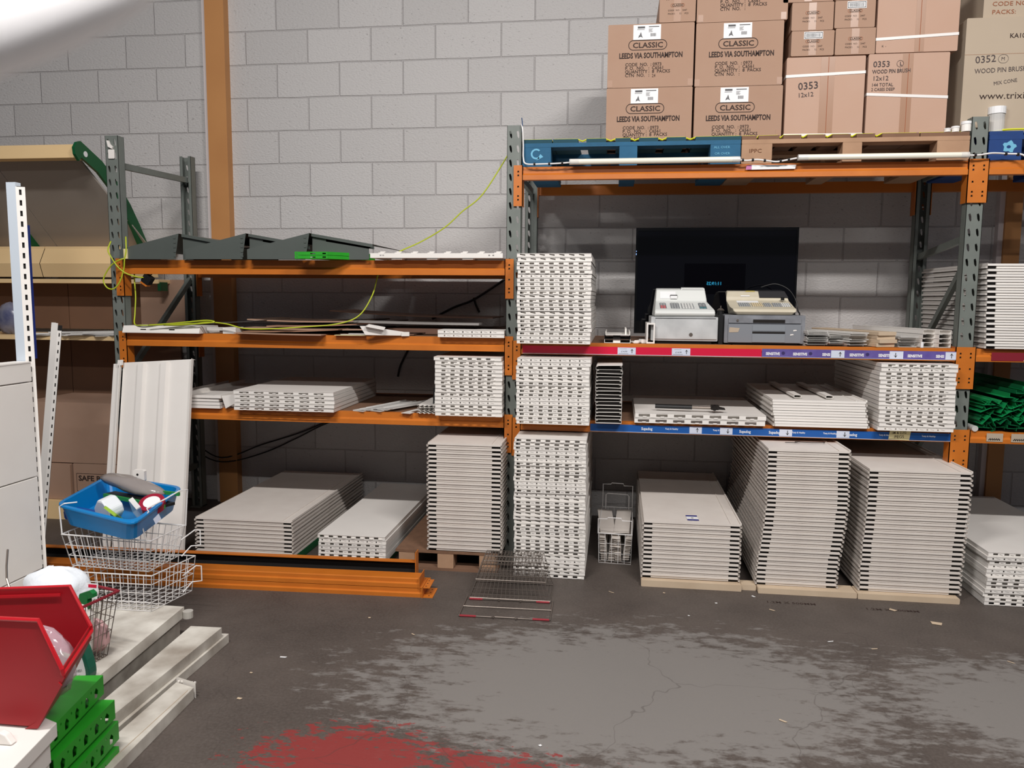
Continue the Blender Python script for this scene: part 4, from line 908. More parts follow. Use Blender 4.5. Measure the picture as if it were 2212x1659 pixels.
for k in range(3): obj('foot_bracket', MB().box(1.13+.2*k, 1.19+.2*k, -1.112, -.9, 1.7165, 1.7243), M_white, bpy.data.objects['white_slotted_bar'])
t = thing('round_disc', 'shallow white edged disc lying behind the grey hoods', 'disc'); obj('disc', MB().cyl((.06,-.55,1.8), .20, .012, 'z', 40, .19), M_tvframe, t); obj('rim', MB().tube([(.06+.2*math.cos(a*PI/20), -.55+.2*math.sin(a*PI/20), 1.812) for a in range(40)], .006, 6, True), M_white, t)
obj('support', MB().cyl((.06,-.55,1.7165), .12, .0835, 'z', 24, .2), M_darkgrey, t)

# ------------------------------------------------------------------ middle left shelf: cardboard, light fitting, white channels
random.seed(11)
def sheet(x0, x1, y0, y1, z, lift, lb, m=M_card, th=.004, rot=0., name='cardboard_sheet', tip=0., cat='cardboard sheet'):
    mb = MB(); n = 14; A = []; 
    for i in range(n+1):
        u = i/n; zz = z+lift*(2*u-1)**2*(1 if tip == 0 else 0)+tip*(u**2.2 if tip > 0 else 0)+(-tip)*((1-u)**2.2 if tip < 0 else 0)
        A.append((x0+(x1-x0)*u, zz))
    for i in range(n):
        (xa, za), (xb, zb) = A[i], A[i+1]
        mb.add([(xa,y0,za),(xb,y0,zb),(xb,y1,zb),(xa,y1,za),(xa,y0,za+th),(xb,y0,zb+th),(xb,y1,zb+th),(xa,y1,za+th)], [(0,3,2,1),(4,5,6,7),(0,1,5,4),(2,3,7,6)]+([(3,0,4,7)] if i == 0 else [])+([(1,2,6,5)] if i == n-1 else []))
    o = obj(name, mb, m, None, (0,0,0)); return tag(o, lb, cat)
M_cardd = mat('darker_brown_cardboard', (164,126,102), .85, mott=((140,104,82), 5, .9))
sheet(.20, .72, -1.13, -.55, 1.2885, 0, 'flattened brown cardboard sheet hanging over the middle left beam', M_card, .005, tip=-.006)
sheet(.22, .80, -1.07, -.45, 1.300, 0, 'second flattened cardboard sheet lying on the hanging one', M_cardd, .006, tip=.018)
sheet(.17, .95, -1.0, -.40, 1.313, .004, 'third cardboard sheet up, left part of the middle left shelf', M_card, .006)
sheet(.30, 1.02, -.92, -.35, 1.327, 0, 'fourth cardboard sheet up with its right end lifted', M_cardd, .006, tip=.03)
sheet(.12, .88, -.80, -.30, 1.352, .010, 'rearmost brown cardboard sheet on the middle left shelf', M_card, .007)
sheet(.70, 1.22, -.98, -.60, 1.2885, .003, 'dark brown sheet right of the cardboard pile', M_hard, .006)
sheet(.62, 1.64, -.72, -.25, 1.385, 0, 'long dark sheet with its left end curling up, topmost on the middle left shelf', M_hard, th=.006, tip=-.035)
sheet(.95, 1.755, -.70, -.22, 1.2885, 0, 'flat brown sheet behind the white bar on the middle left shelf', M_hard, th=.03)
sheet(.86, 1.60, -.98, -.86, 1.352, 0, 'narrow grey steel strip bridging the sheets on the middle left shelf', mat('grey_steel_strip', (150,146,142), .4, metal=.3), th=.012, tip=-.008, name='steel_strip', cat='strip')
t = thing('light_fitting', 'white batten light fitting lying at the left end of the middle left shelf', 'light fitting')
m = MB(); m.box(-.512, -.03, -1.10, -.86, 1.2885, 1.293); m.add([(-.512,-1.10,1.293),(-.03,-1.10,1.293),(-.03,-1.085,1.330),(-.512,-1.085,1.330)], [(0,1,2,3)]).add([(-.03,-1.10,1.293),(-.03,-.86,1.293),(-.03,-.88,1.33),(-.03,-1.085,1.33)], [(0,1,2,3)]).add([(-.512,-1.10,1.293),(-.512,-.86,1.293),(-.512,-.88,1.33),(-.512,-1.085,1.33)], [(3,2,1,0)]).add([(-.512,-1.085,1.33),(-.03,-1.085,1.33),(-.03,-.88,1.33),(-.512,-.88,1.33)], [(0,1,2,3)])
obj('tray_body', m, M_white, t)
for xa in (-.40, -.22): obj('slot', MB().add([(xa,-1.0958,1.306),(xa+.035,-1.0958,1.306),(xa+.035,-1.0935,1.312),(xa,-1.0935,1.312)], [(0,1,2,3)]), M_dark, t)
sheet(-.42, .25, -.84, -.45, 1.333, 0, 'thin dark sheet lying behind the light fitting', mat('dark_sheet', (90,88,84), .5), th=.003, tip=.03, name='thin_sheet', cat='sheet')
t = thing('steel_bracket', 'small white box bracket beside the light fitting on the middle left shelf', 'bracket'); obj('bracket_body', MB().bbox(.09, .17, -1.05, -.95, 1.2885, 1.325, .002), M_white, t); obj('arm', MB().box(-.02, .088, -1.03, -1.02, 1.305, 1.325), M_clear, t)
t = thing('shelf_bracket', 'white steel shelf arm lying across the middle left beam', 'bracket', (.98, -1.13, 1.296), (.06, 0, .35))
obj('arm', MB().prism([(0,0),(.22,-.004),(.22,.016),(0,.05),(-.03,.05)], 0, .003), M_white, t); obj('end_hooks', MB().box(.20, .245, -.012, .012, -.006, .016), M_white, t); obj('lug', MB().prism([(.0,.05),(.10,.03),(.11,.045),(.02,.062)], -.03, 0), M_white, t)
t = thing('price_strip_bundle', 'loose bundle of clear and yellow strips on the middle left beam', 'strips'); 
for k, (x, c) in enumerate(((.78, M_note), (.81, M_clear), (.85, M_clear))): obj('strip', MB().box(x, x+.18, -1.08+.02*k, -1.05+.02*k, 1.2885+.004*k, 1.2915+.004*k), c, t)
hook_stack(.374, .2, 1.385, -1.10, 1.2885, 2, .0212, .003, 'of the short pair on the middle left shelf', 'short white slotted bars on the middle left shelf', noun='white slotted bar', name='slotted_bar')

# low left shelf: folded white panels, thin strips
t = None
for i, (z, x, r_) in enumerate(((.8485,-.30,0),(.868,-.30,.0),(.888,-.31,.015),(.909,-.29,-.01))):
    mb = MB(); W = .375; mb.box(0, W, 0, .8, 0, .0014).box(0, .0014, 0, .8, .0014, .017).box(W-.0014, W, 0, .8, .0014, .017).box(0, W, 0, .0014, .0014, .017)
    if i == 3: mb.box(.10, .12, .0, .8, .0014, .024).box(W-.04, W-.0, 0, .8, .017, .0185)
    tag(obj('tray_shelf', mb, M_white, None, (x, -1.08, z), (0, 0, r_)), 'white folded steel tray panel, %s of four behind the leaning panel' % ('bottom', 'third down', 'second down', 'topmost')[i], 'steel panel', 'folded tray panels on the low left shelf')
tag(obj('folded_flap', MB().prism([(.085,.0+.925),(.18,.935),(.20,.90),(.108,.85)], -1.08, -1.0785).prism([(.085,.923),(.108,.85),(.11,.8495),(.087,.925)], -1.0784, -.3), M_white), 'bent white side panel leaning against the folded tray panels', 'steel panel')
for i in range(5):
    mb = MB(); n = 12; prof = []
    for k in range(n+1):
        x = k*.105/n; z = .0035*math.sin(k*PI/1.5); prof.append((x, z+.0045))
    prof += [(x, z+.0012) for x, z in prof[::-1]]
    mb.prism(prof, 0, .55)
    tag(obj('corrugated_strip', mb, M_white, None, (1.26+.004*(i % 2), -1.08+.006*(i % 3), .849+i*.0105), (0, 0, .03*(i % 2))), 'narrow wavy edged white strip, %s of five beside the right-end stack' % nth(4-i, 5), 'strip', 'wavy edged strips on the low left shelf')
tag(obj('flat_strip', MB().box(0, .06, 0, .5, 0, .002), M_white, None, (1.165, -1.07, .8485), (0, 0, -.25)), 'flat white strip lying left of the wavy edged strips', 'strip')
tag(obj('flat_strip', MB().box(0, .05, 0, .45, 0, .002), M_hard, None, (1.215, -1.03, .8505), (0, 0, -.32)), 'thin brown strip lying between the flat white strip and the wavy strips', 'strip')
for i in range(6):
    o = link('plastic_strip', csm, None, (.87+.035*i, -1.04+.015*(i % 3), .8495+.006*(i % 3)+.001*i), (0, 0, -.35-.08*(i % 2))); o.scale = (.7, .8, 1)
    tag(o, 'thin clear plastic strip on the low left shelf, %s from the left' % ('first','second','third','fourth','fifth','sixth')[i], 'plastic strip', 'clear strips on the low left shelf')
t = thing('black_offcut', 'black curved plastic offcut standing behind the wavy strips', 'offcut'); obj('curved_blade', MB().prism([(1.33,.8485),(1.375,.8485),(1.352,.93),(1.345,.985),(1.334,.985)], -.98, -.95), M_black, t)

# ------------------------------------------------------------------ yellow cable, plug, wall cables
cable('yellow_cable', [(1.763,-.98,2.30),(1.62,-.98,2.085),(1.50,-.97,1.99),(1.40,-.96,1.905),(1.26,-.93,1.83),(1.13,-.92,1.775),(1.07,-.9,1.745),(1.035,-.92,1.70),(1.0,-.94,1.64),(.97,-.96,1.52),(.90,-1.0,1.40),(.78,-1.04,1.352),(.60,-1.08,1.335),(.41,-1.10,1.322),(.25,-1.10,1.322),(.14,-1.10,1.347),(.02,-1.1,1.356),(-.10,-1.09,1.345),(-.25,-1.08,1.337),(-.38,-1.10,1.333),(-.45,-1.07,1.338),(-.472,-1.03,1.40),(-.476,-1.01,1.50),(-.485,-1.0,1.60),(-.49,-.99,1.66)], .0042, M_yellow, 'yellow cable swooping from the middle upright down across the left shelves')
cable('yellow_cable', [(-.02,-1.09,1.349),(-.12,-1.11,1.338),(-.24,-1.115,1.337),(-.05,-1.113,1.345),(.07,-1.11,1.357),(.02,-1.105,1.366),(-.10,-1.11,1.355),(-.22,-1.118,1.343),(-.33,-1.125,1.335)], .0042, M_yellow, 'short loop of yellow cable lying on the light fitting')
cable('yellow_cable', [(-.463,-1.10,1.845),(-.447,-1.125,1.80),(-.445,-1.13,1.76),(-.458,-1.13,1.71),(-.468,-1.125,1.66),(-.50,-1.12,1.585),(-.54,-1.12,1.545),(-.58,-1.12,1.55),(-.603,-1.12,1.59),(-.585,-1.12,1.635),(-.54,-1.125,1.685),(-.49,-1.13,1.71),(-.465,-1.12,1.72)], .0042, M_yellow, 'yellow cable looped around the left front upright')
cable('yellow_cable', [(-.565,-1.09,1.82),(-.565,-1.12,1.77),(-.545,-1.13,1.735),(-.505,-1.13,1.675),(-.46,-1.12,1.635),(-.41,-1.09,1.615),(-.39,-1.06,1.612)], .0042, M_yellow, 'second yellow cable crossing the left front upright down to the plug')
t = thing('plug_socket', 'black and orange plug hanging below the top left beam', 'plug', (-.375, -1.04, 1.60), (0, .6, 0))
obj('plug_body', MB().bbox(-.026, .026, -.02, .02, -.024, .028, .006), M_black, t); obj('orange_base', MB().bbox(-.024, .024, -.018, .018, -.036, -.0245, .004), M_orange, t); obj('flex', MB().tube([(0,0,.028),(.005,0,.05),(.03,0,.09)], .004, 6), M_black, t)
t = thing('beam_safety_clip', 'white plastic clip near the top of the left front upright', 'clip'); obj('clip_plate', MB().bbox(-.578, -.540, -1.058, -1.0525, 2.298, 2.35, .003), M_white, t); obj('clip_lever', MB().prism([(-.582,2.40),(-.57,2.40),(-.562,2.38),(-.545,2.365),(-.55,2.352),(-.575,2.365)], -1.064, -1.0525), M_white, t)
t = thing('yellow_tape_tab', 'yellowish tape tab at the left end of the first grey hood', 'tape'); obj('tab', MB().box(-.462, -.44, -1.13, -1.121, 1.718, 1.775), M_note, t)
for pts, lb in (([(-.95,-.012,.52),(-.73,-.012,.44),(-.46,-.0775,.335),(-.175,-.012,.43),(.1,-.012,.52),(.32,-.012,.61),(.6,-.012,.70)], 'upper sagging black cable on the wall below the low left shelf'),
                ([(-.95,-.02,.45),(-.73,-.02,.38),(-.46,-.085,.305),(-.175,-.02,.365),(.1,-.02,.49),(.32,-.02,.60),(.6,-.02,.69)], 'lower sagging black cable on the wall below the low left shelf'),
                ([(1.10,-.01,1.36),(1.25,-.01,1.44),(1.40,-.01,1.50),(1.63,-.01,1.65)], 'dark cable climbing the wall to the middle upright'),
                ([(.85,-.01,.95),(.87,-.01,1.03),(.92,-.01,1.13),(.95,-.01,1.2)], 'dark cable hanging on the wall above the wide panel stack'),
                ([(1.395,-.012,1.51),(1.41,-.012,1.46),(1.435,-.012,1.41)], 'short dark cable end branching off the climbing cable')):
    cable('wall_cable', pts, .005 if 'sag' in lb else .008, M_blackm, lb)

# ------------------------------------------------------------------ floor: leaning panel, orange beams, baskets
ang = math.atan2(.30, 1.10)
t = thing('leaning_panel', 'tall white ribbed steel panel leaning against the low left beam', 'steel panel', (-.503, -1.40, .004), (-ang, -.065, .0))
W, H = .505, 1.145
m = MB().box(.06, W, 0, .0015, 0, H).box(W-.0015, W, -.022, 0, 0, H).box(.06, W, .0015, .02, H-.0015, H); obj('panel_sheet', m, M_white, t)
m = MB().box(0, .052, -.004, -.0025, -.0, H-.005).box(0, .0015, -.0025, .02, 0, H-.005).box(.05, .052, -.026, -.004, 0, H-.005).box(.052, .058, -.028, -.026, 0, H-.005); obj('side_flange', m, M_white, t)
for x in (.155, .30):
    m = MB(); m.add([(x,0,.0),(x+.012,-.02,0),(x+.045,-.02,0),(x+.057,0,0),(x,0,H-.012),(x+.012,-.02,H-.012),(x+.045,-.02,H-.012),(x+.057,0,H-.012)], [(0,1,5,4),(1,2,6,5),(2,3,7,6),(4,5,6,7)]); obj('rib', m, M_white, t)
obj('top_tab', MB().box(.04, .075, -.026, -.024, H-.02, H+.012), M_white, t)
def lying_beam(x0, x1, y, z, d, h, lb, open_=False, yaw=0., plate=.12):
    t = thing('loose_rack_beam', lb, 'rack beam', (x1, y, z), (0, 0, yaw)); L = x1-x0
    m = MB()
    if open_:
        m.box(-L, 0, 0, d, h-.005, h).box(-L, 0, 0, d, 0, .004).box(-L, 0, d-.003, d, .004, h-.006)
        q = MB().box(-L, -.004, d-.005, d-.0032, .004, h-.006); obj('shade_painted_inside', q, M_dark, t)  # inner web coloured near black to paint in the shade under the top flange
    else:
        pr = [(0,0),(0,h*.42),(.012,h*.52),(.012,h*.92),(.018,h),(d,h),(d,0)]; n_ = len(pr)
        m.add([(-L,)+q for q in pr]+[(0,)+q for q in pr], [(i,(i+1)%n_,(i+1)%n_+n_,i+n_) for i in range(n_)]+[tuple(range(n_))[::-1], tuple(range(n_,2*n_))])
    obj('beam_body', m, M_orange, t)
    hx = [[(.012+.0,.03)]]
    c = MB().box(0, .004, -.008, d+.018, 0, h+(.05 if open_ else .012)); obj('end_plate', c, M_orange, t)
    f = MB(); yy = 0; f.box(.004, .055, 0, plate, 0.0, .004)
    obj('end_connector', f, M_orange, t); g = MB()
    for k in range(3): g.cyl((.032, .02+k*plate*.33, .004), .004, .0006, 'z', 8)
    obj('bolt_hole', g, M_dark, t); return t
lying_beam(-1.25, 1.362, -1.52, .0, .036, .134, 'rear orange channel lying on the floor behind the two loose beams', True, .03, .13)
lying_beam(-1.25, 1.415, -1.655, .0455, .095, .046, 'upper front orange beam lying on the loose beams stacked on the floor', False, .03, .12)
lying_beam(-1.22, 1.432, -1.665, .0, .105, .045, 'bottom front orange beam lying directly on the floor', False, .03, .13)

def wires(mb, pts, r, n=5): return mb.tube(pts, r, n)
def quad_basket(C, z0, h, nx, ny, nz, r, m, label, inset=.03, rim=.0035, name='wire_basket', loc=(0,0,0), rot=(0,0,0), group=None, handle=None, slant=.0):
    """C: rim corners front-left, front-right, back-right, back-left (x, y); wires run down the sides and across the bottom"""
    t = thing(name, label, 'wire basket', loc, rot, group=group)
    C = [Vector((a, b, 0)) for a, b in C]; cen = sum(C, Vector())/4
    B = [c+(cen-c).normalized()*inset for c in C]
    zt = [z0+h, z0+h, z0+h+slant, z0+h+slant]
    rimp = [Vector((c.x, c.y, zt[i])) for i, c in enumerate(C)]; botp = [Vector((c.x, c.y, z0+r)) for c in B]
    R = MB().tube(rimp, rim, 6, True); obj('rim', R, m, t)
    S = MB()
    for k in range(1, nz+1):
        f = k/(nz+1); S.tube([botp[i].lerp(rimp[i], f) for i in range(4)], r, 4, True)
    S.tube(botp, r, 4, True)
    for i in range(4):
        j = (i+1) % 4; n = nx if i % 2 == 0 else ny
        for k in range(n+1):
            f = k/n; S.tube([botp[i].lerp(botp[j], f), rimp[i].lerp(rimp[j], f)], r, 4)
    obj('side_wires', S, m, t); G = MB()
    for k in range(1, nx): f = k/nx; G.tube([botp[0].lerp(botp[1], f), botp[3].lerp(botp[2], f)], r, 4)
    for k in range(1, ny): f = k/ny; G.tube([botp[0].lerp(botp[3], f), botp[1].lerp(botp[2], f)], r, 4)
    obj('bottom_wires', G, m, t)
    return t
# basket with offcuts under the right shelf
t = quad_basket([(2.300,-1.0),(2.490,-1.015),(2.505,-.42),(2.31,-.42)], .0, .178, 5, 14, 2, .0016, M_wire, 'narrow white wire basket full of offcuts on the floor under the right bay', inset=.012)
for (y, z1, x0, x1) in ((-1.0,.262,2.298,2.488), (-.43,.33,2.315,2.503)):
    m = MB().tube([(x0,y,.176),(x0,y,z1),(x0+.05,y,z1),(x0+.055,y,z1-.0+.008),(x1-.06,y,z1+.006),(x1-.055,y,z1-.008),(x1,y,z1-.008),(x1,y,.176)], .0028, 6); obj('handle', m, M_wire, t)
m = MB().tube([(2.335,-.47,.18),(2.335,-.47,.27),(2.345,-.47,.28),(2.47,-.47,.275),(2.48,-.47,.265),(2.48,-.47,.18)], .0028, 6); obj('handle', m, M_wire, t)
random.seed(2); OF = MB().box(-.018, .018, 0, .42, 0, .0022).mesh('white_offcut', M_card3 if False else M_cream); k_ = 0
for c in range(4):
    for r_ in range(12):
        o = link('white_offcut', OF, None, (2.335+c*.041+(r_*.0015 if c % 2 else -r_*.001), -.965+random.uniform(-.012, .01), .007+r_*.0118), (random.uniform(-.01, .01), random.uniform(-.12, .12), random.uniform(-.05, .05)))
        tag(o, 'white board offcut, %s of the %s column in the narrow basket' % (nth(11-r_, 12), ('leftmost', 'second', 'third', 'rightmost')[c]), 'offcut', 'offcuts in the narrow wire basket')
for i, (x, a, b) in enumerate(((2.355, .06, .15), (2.43, -.05, -.12))):
    tag(obj('white_board', MB().box(-.045, .045, 0, .46, 0, .003), M_cream, None, (x, -.94, .160+.004*i), (.03, b*.5, a)), 'wide white board lying on top of the offcuts, %s one' % ('left', 'right')[i], 'board')
# chrome shopping baskets turned over
M_grip = mat('dull_red_grip', (150,36,48), .5)
def chrome(dy, z, lb, sc=1.):
    t = thing('shopping_basket', lb, 'shopping basket', (1.875, -1.63+dy, z), (0, 0, .02)); m = MB(); w1, w2 = .205*sc, .175*sc; r = .0016
    # upturned: open rim on the floor, mesh base on top
    zt, y1 = .085, .23
    for k in range(9): 
        f = k/8; m.tube([(-w2, .02+f*(y1-.03), zt), (w2, .02+f*(y1-.03), zt)], r, 4)
    for k in range(19):
        x = -w2+2*w2*k/18; m.tube([(x*w1/w2, 0, .004), (x, .02, zt), (x, y1-.01, zt), (x*w1/w2, y1, .004)], r, 4)
    for zf in (.3, .62):
        q = [(-w1+(w1-w2)*zf, .02*zf, zt*zf), (w1-(w1-w2)*zf, .02*zf, zt*zf), (w1-(w1-w2)*zf, y1-.01*zf, zt*zf), (-w1+(w1-w2)*zf, y1-.01*zf, zt*zf)]; m.tube(q, r, 4, True)
    obj('basket_wires', m, M_chrome, t); obj('rim', MB().tube([(-w1,0,.004),(w1,0,.004),(w1,y1,.004),(-w1,y1,.004)], .0032, 6, True), M_chrome, t)
    for k, (yy, ex) in enumerate(((-.02, 0.), (-.235, .012)) if sc == 1. else ()):
        h = obj('handle', MB().tube([(-w1-ex,0.01,.006),(-w1-ex,yy,.006),(-.06,yy,.006),(-.05,yy-.012,.006),(-.045,yy,.008),(.05,yy,.008),(.055,yy-.015,.006),(.065,yy,.006),(w1+ex,yy,.006),(w1+ex,.01,.006)], .0032, 6), M_chrome, t)
        obj('grip', MB().tube([(-w1-ex+.004,yy,.006),(-.135,yy,.006)], .0052, 8), M_grip, h); obj('grip', MB().tube([(.135,yy,.006),(w1+ex-.004,yy,.006)], .0052, 8), M_grip, h)
    if sc == 1.: obj('side_rods', MB().tube([(-w1-.012,-.12,.007),(w1+.012,-.12,.007)], .002, 6), M_chrome, t)
    return t
chrome(0, 0, 'chrome shopping basket with red grips lying upturned on the floor, the lower one')
chrome(.022, .0885, 'second chrome shopping basket resting on the upturned one', .86)

# ------------------------------------------------------------------ left foreground: gondola end
t = thing('gondola_unit', 'white gondola shelving unit with back panels at the left edge', 'shelving unit')
gx = -.052
def slotted(mb, x, y0, y1, z0, z1, pitch=.043):
    pass
m = MB().box(-.125, -.083, -2.405, -2.375, .0, 1.965).box(-.125, -.123, -2.375, -2.335, 0, 1.965); obj('upright_post', m, mat('bluish_white_steel', (206,216,226), .45), t)
m = MB(); p = .043; n = int(1.95/p)
for i in range(n):
    z = .012+i*p; m.plate([(0,z),(.034,z),(.034,z+p),(0,z+p)], [[(.012,z+.010),(.021,z+.010),(.021,z+.032),(.012,z+.032)]], 0, .0015)
sp = obj('slotted_edge', m, M_white, t, (-.083,-2.405,0), (0,0,.55))
obj('dark_backing', MB().box(0, .03, .006, .008, .012, 1.95), M_dark, t, (-.083,-2.405,0), (0,0,.55))
for z0, z1 in ((.13,.33),(.335,.735),(.74,1.14),(1.145,1.222)):
    if z1 < 1.2 or True: obj('back_panel', MB().bbox(-.09, gx-.004, -3.35, -2.41, z0, z1, .0015), M_white, t)
obj('top_cap', MB().box(-.13, gx-.002, -3.35, -2.41, 1.2225, 1.228), M_white, t)
m = MB().bbox(-.05, .52, -2.93, -2.285, .128, .146, .003)
obj('base_shelf', MB().add([(-.05,-2.285,.146),(.515,-2.285,.146),(.575,-3.15,.146),(-.05,-3.15,.146),(-.05,-2.285,.1),(.515,-2.285,.1),(.575,-3.15,.1),(-.05,-3.15,.1)], [(0,3,2,1),(4,5,6,7),(0,1,5,4),(1,2,6,5),(2,3,7,6),(3,0,4,7)]), mat('worn_white_steel', (222,218,208), .55, mott=((150,140,128), 5, .35)), t)
obj('plinth', MB().add([(-.05,-2.30,.0995),(.50,-2.30,.0995),(.56,-3.15,.0995),(-.05,-3.15,.0995),(-.05,-2.30,.0),(.50,-2.30,.0),(.56,-3.15,.0),(-.05,-3.15,.0)], [(0,3,2,1),(4,5,6,7),(0,1,5,4),(1,2,6,5),(2,3,7,6),(3,0,4,7)]), mat('scuffed_plinth', (196,190,180), .6, mott=((120,112,102), 7, .4)), t)
obj('corner_cap', MB().cyl((.535,-2.29,.10), .022, .03, 'z', 14), mat('grey_plastic', (176,172,164), .5), t)
def wedge(name, P4, z0, z1, m, lb):
    return tag(obj(name, MB().add([(a,b,z1) for a,b in P4]+[(a,b,z0) for a,b in P4], [(0,1,2,3),(7,6,5,4),(0,4,5,1),(1,5,6,2),(2,6,7,3),(3,7,4,0)]), m, bevel=.0015), lb, 'steel panel')
wedge('plinth_panel', [(.575,-2.34),(.715,-2.335),(.70,-3.35),(.625,-3.35)], .0405, .085, mat('worn_white_steel', (222,218,208)), 'long white plinth panel lying against the gondola base, upper of two')
wedge('plinth_panel', [(.578,-2.30),(.725,-2.295),(.715,-3.4),(.63,-3.4)], .0, .040, mat('worn_white_steel', (222,218,208)), 'long white plinth panel lying directly on the floor, lower of two')
t = wedge('plinth_panel', [(.745,-2.745),(.832,-2.775),(.862,-3.5),(.745,-3.5)], .0, .046, mat('worn_white_steel', (222,218,208)), 'short white slotted panel lying on the floor nearest the camera')
m = MB()
for k in range(6): m.box(.752+.013*k, .759+.013*k, -2.748, -2.742+.0, .046, .052)
obj('hook_tabs', m, M_white, t); obj('end_flange', MB().add([(.74,-2.735,.0),(.836,-2.768,.0),(.836,-2.768,.062),(.74,-2.735,.062)], [(0,1,2,3)]), M_white, t); obj('edge_groove', MB().box(.822, .824, -3.4, -2.80, .046, .0475), M_card3, t)

# loose slotted post leaning beyond the gondola
t = thing('slotted_post', 'loose white slotted post leaning behind the gondola end', 'post', (-.60, -1.79, .003), (-.05, .107, 0)); m = MB(); m.box(-.03, .006, 0, .0015, 0, 1.37).box(-.03, -.0285, .0015, .03, 0, 1.37)
obj('post_face', m, M_white, t); m = MB(); n = int(1.36/.043)
for i in range(n):
    z = i*.043; m.plate([(0,z),(.02,z),(.02,z+.043),(0,z+.043)], [[(.007,z+.012),(.013,z+.012),(.013,z+.03),(.007,z+.03)]], 0, .0012)
obj('slotted_edge', m, M_white, t, (.006,0,0), (0,0,.3)); obj('dark_backing', MB().box(0, .02, .004, .005, 0, 1.36), M_dark, t, (.006,0,0), (0,0,.3))

# white wire baskets and the blue tub
quad_basket([(.02,-2.375),(.425,-2.375),(.47,-2.10),(.02,-2.10)], .1475, .165, 11, 6, 3, .0020, M_wire, 'lower white wire basket standing on the gondola base', inset=.02, rim=.003)
quad_basket([(-.02,-2.33),(.42,-2.36),(.435,-2.12),(-.02,-2.08)], .316, .145, 14, 6, 2, .0020, M_wire, 'upper white wire basket, under the blue tub', inset=.035, rim=.0035)
for nm, z in (('wire_basket.001', .1475), ('wire_basket.002', .316)):
    b = bpy.data.objects[nm]
    obj('handle', MB().tube([(.44,-2.16,z+.09),(.49,-2.13,z+.13),(.515,-2.13,z+.13),(.515,-2.13,z+.06),(.48,-2.15,z+.06),(.45,-2.18,z+.02)], .003, 6), M_wire, b)
b = bpy.data.objects['wire_basket.002']
obj('handle', MB().tube([(.40,-2.36,.46),(.385,-2.38,.56),(.40,-2.37,.565),(.415,-2.36,.59),(.40,-2.35,.60),(.43,-2.25,.62),(.445,-2.17,.635),(.455,-2.12,.63),(.44,-2.12,.46)], .0032, 6), M_wire, b)
obj('handle', MB().tube([(-.018,-2.33,.46),(-.024,-2.33,.585),(-.0,-2.33,.60),(.04,-2.3,.60)], .0032, 6), M_wire, b)
def rcorner(P4, r, n=5):
    out = []
    P4 = [Vector((a, b, c)) for a, b, c in P4]
    for i in range(4):
        a, b, c = P4[i-1], P4[i], P4[(i+1) % 4]; p = b+(a-b).normalized()*r; q = b+(c-b).normalized()*r
        for k in range(n+1):
            t_ = k/n; out.append(p*(1-t_)**2+b*2*t_*(1-t_)+q*t_**2)
    return out
t = thing('plastic_tub', 'shallow blue plastic tub full of oddments on top of the wire baskets', 'tub')
RIM = [(-.055,-2.32,.592),(.44,-2.505,.578),(.345,-1.96,.60),(-.155,-1.80,.605)]
cen = Vector((.144,-2.146,0))
def shrink(P4, f, z): return [(cen.x+(a-cen.x)*f, cen.y+(b-cen.y)*f, z+(c-.59)*.6) for a, b, c in P4]
o1 = rcorner(RIM, .07); o2 = rcorner(shrink(RIM, .965, .585), .07); o3 = rcorner(shrink(RIM, .87, .497), .07); i1 = rcorner(shrink(RIM, .93, .592), .065); i2 = rcorner(shrink(RIM, .84, .502), .065)
n = len(o1); m = MB(); m.add(o3+o2+[v-Vector((0,0,.010)) for v in o1]+o1+i1+i2, [])
k0 = 0
fs = []
for a_, b_ in ((0,1),(1,2),(2,3),(3,4),(4,5)):
    for i in range(n): fs.append((a_*n+i, a_*n+(i+1)%n, b_*n+(i+1)%n, b_*n+i))
fs.append(tuple(range(n))[::-1]); fs.append(tuple(5*n+i for i in range(n)))
m = MB().add(o3+o2+[v-Vector((0,0,.010)) for v in o1]+o1+i1+i2, fs); obj('tub_shell', m, M_tub, t, smooth=False, bevel=.002)
obj('price_sticker', MB().add([(.445,-2.36,.535),(.44,-2.31,.545),(.432,-2.315,.57),(.437,-2.365,.56)], [(0,1,2,3)]), M_ticket, t)
def blobmesh(rx, ry, rz, seed, amp=.2, nu=16, nv=10):
    random.seed(seed); ph = [random.uniform(0, 6) for _ in range(6)]; m = MB(); vs = []
    for j in range(nv+1):
        th = PI*j/nv
        for i in range(nu):
            a = 2*PI*i/nu; k = 1+amp*(.5*math.sin(3*a+ph[0])*math.sin(2*th+ph[1])+.3*math.sin(5*a+ph[2]+3*th)+.2*math.cos(7*th+ph[3]+2*a))
            vs.append((rx*k*math.sin(th)*math.cos(a), ry*k*math.sin(th)*math.sin(a), rz*k*math.cos(th)))
    fs = [(j*nu+i, j*nu+(i+1)%nu, (j+1)*nu+(i+1)%nu, (j+1)*nu+i) for j in range(nv) for i in range(nu)]
    return m.add(vs, fs)
tag(obj('plastic_bag', blobmesh(.20, .055, .035, 4, .18), mat('grey_shiny_film', (150,142,138), .15, trans=.9), None, (.12,-2.02,.615), (0,.12,-.28), smooth=True), 'grey shiny plastic bag lying across the far side of the blue tub', 'plastic bag')
t = thing('packaged_brush', 'long package with green edge lying across the blue tub', 'package', (.0,-2.05,.565), (0,0,-.36)); obj('card_back', MB().box(0, .42, 0, .05, 0, .012), M_black, t); obj('green_edge', MB().box(0, .42, -.012, -.0005, -.004, .012), mat('leaf_green_print', (40,130,60), .5), t)
tag(obj('white_bottle', MB().bbox(-.05, .05, -.035, .035, -.055, .055, .022), mat('translucent_white_plastic', (224,228,232), .3), None, (.17,-2.27,.565), (.3,.75,-.2), bevel=.008), 'square white plastic block tilted in the middle of the blue tub', 'container')
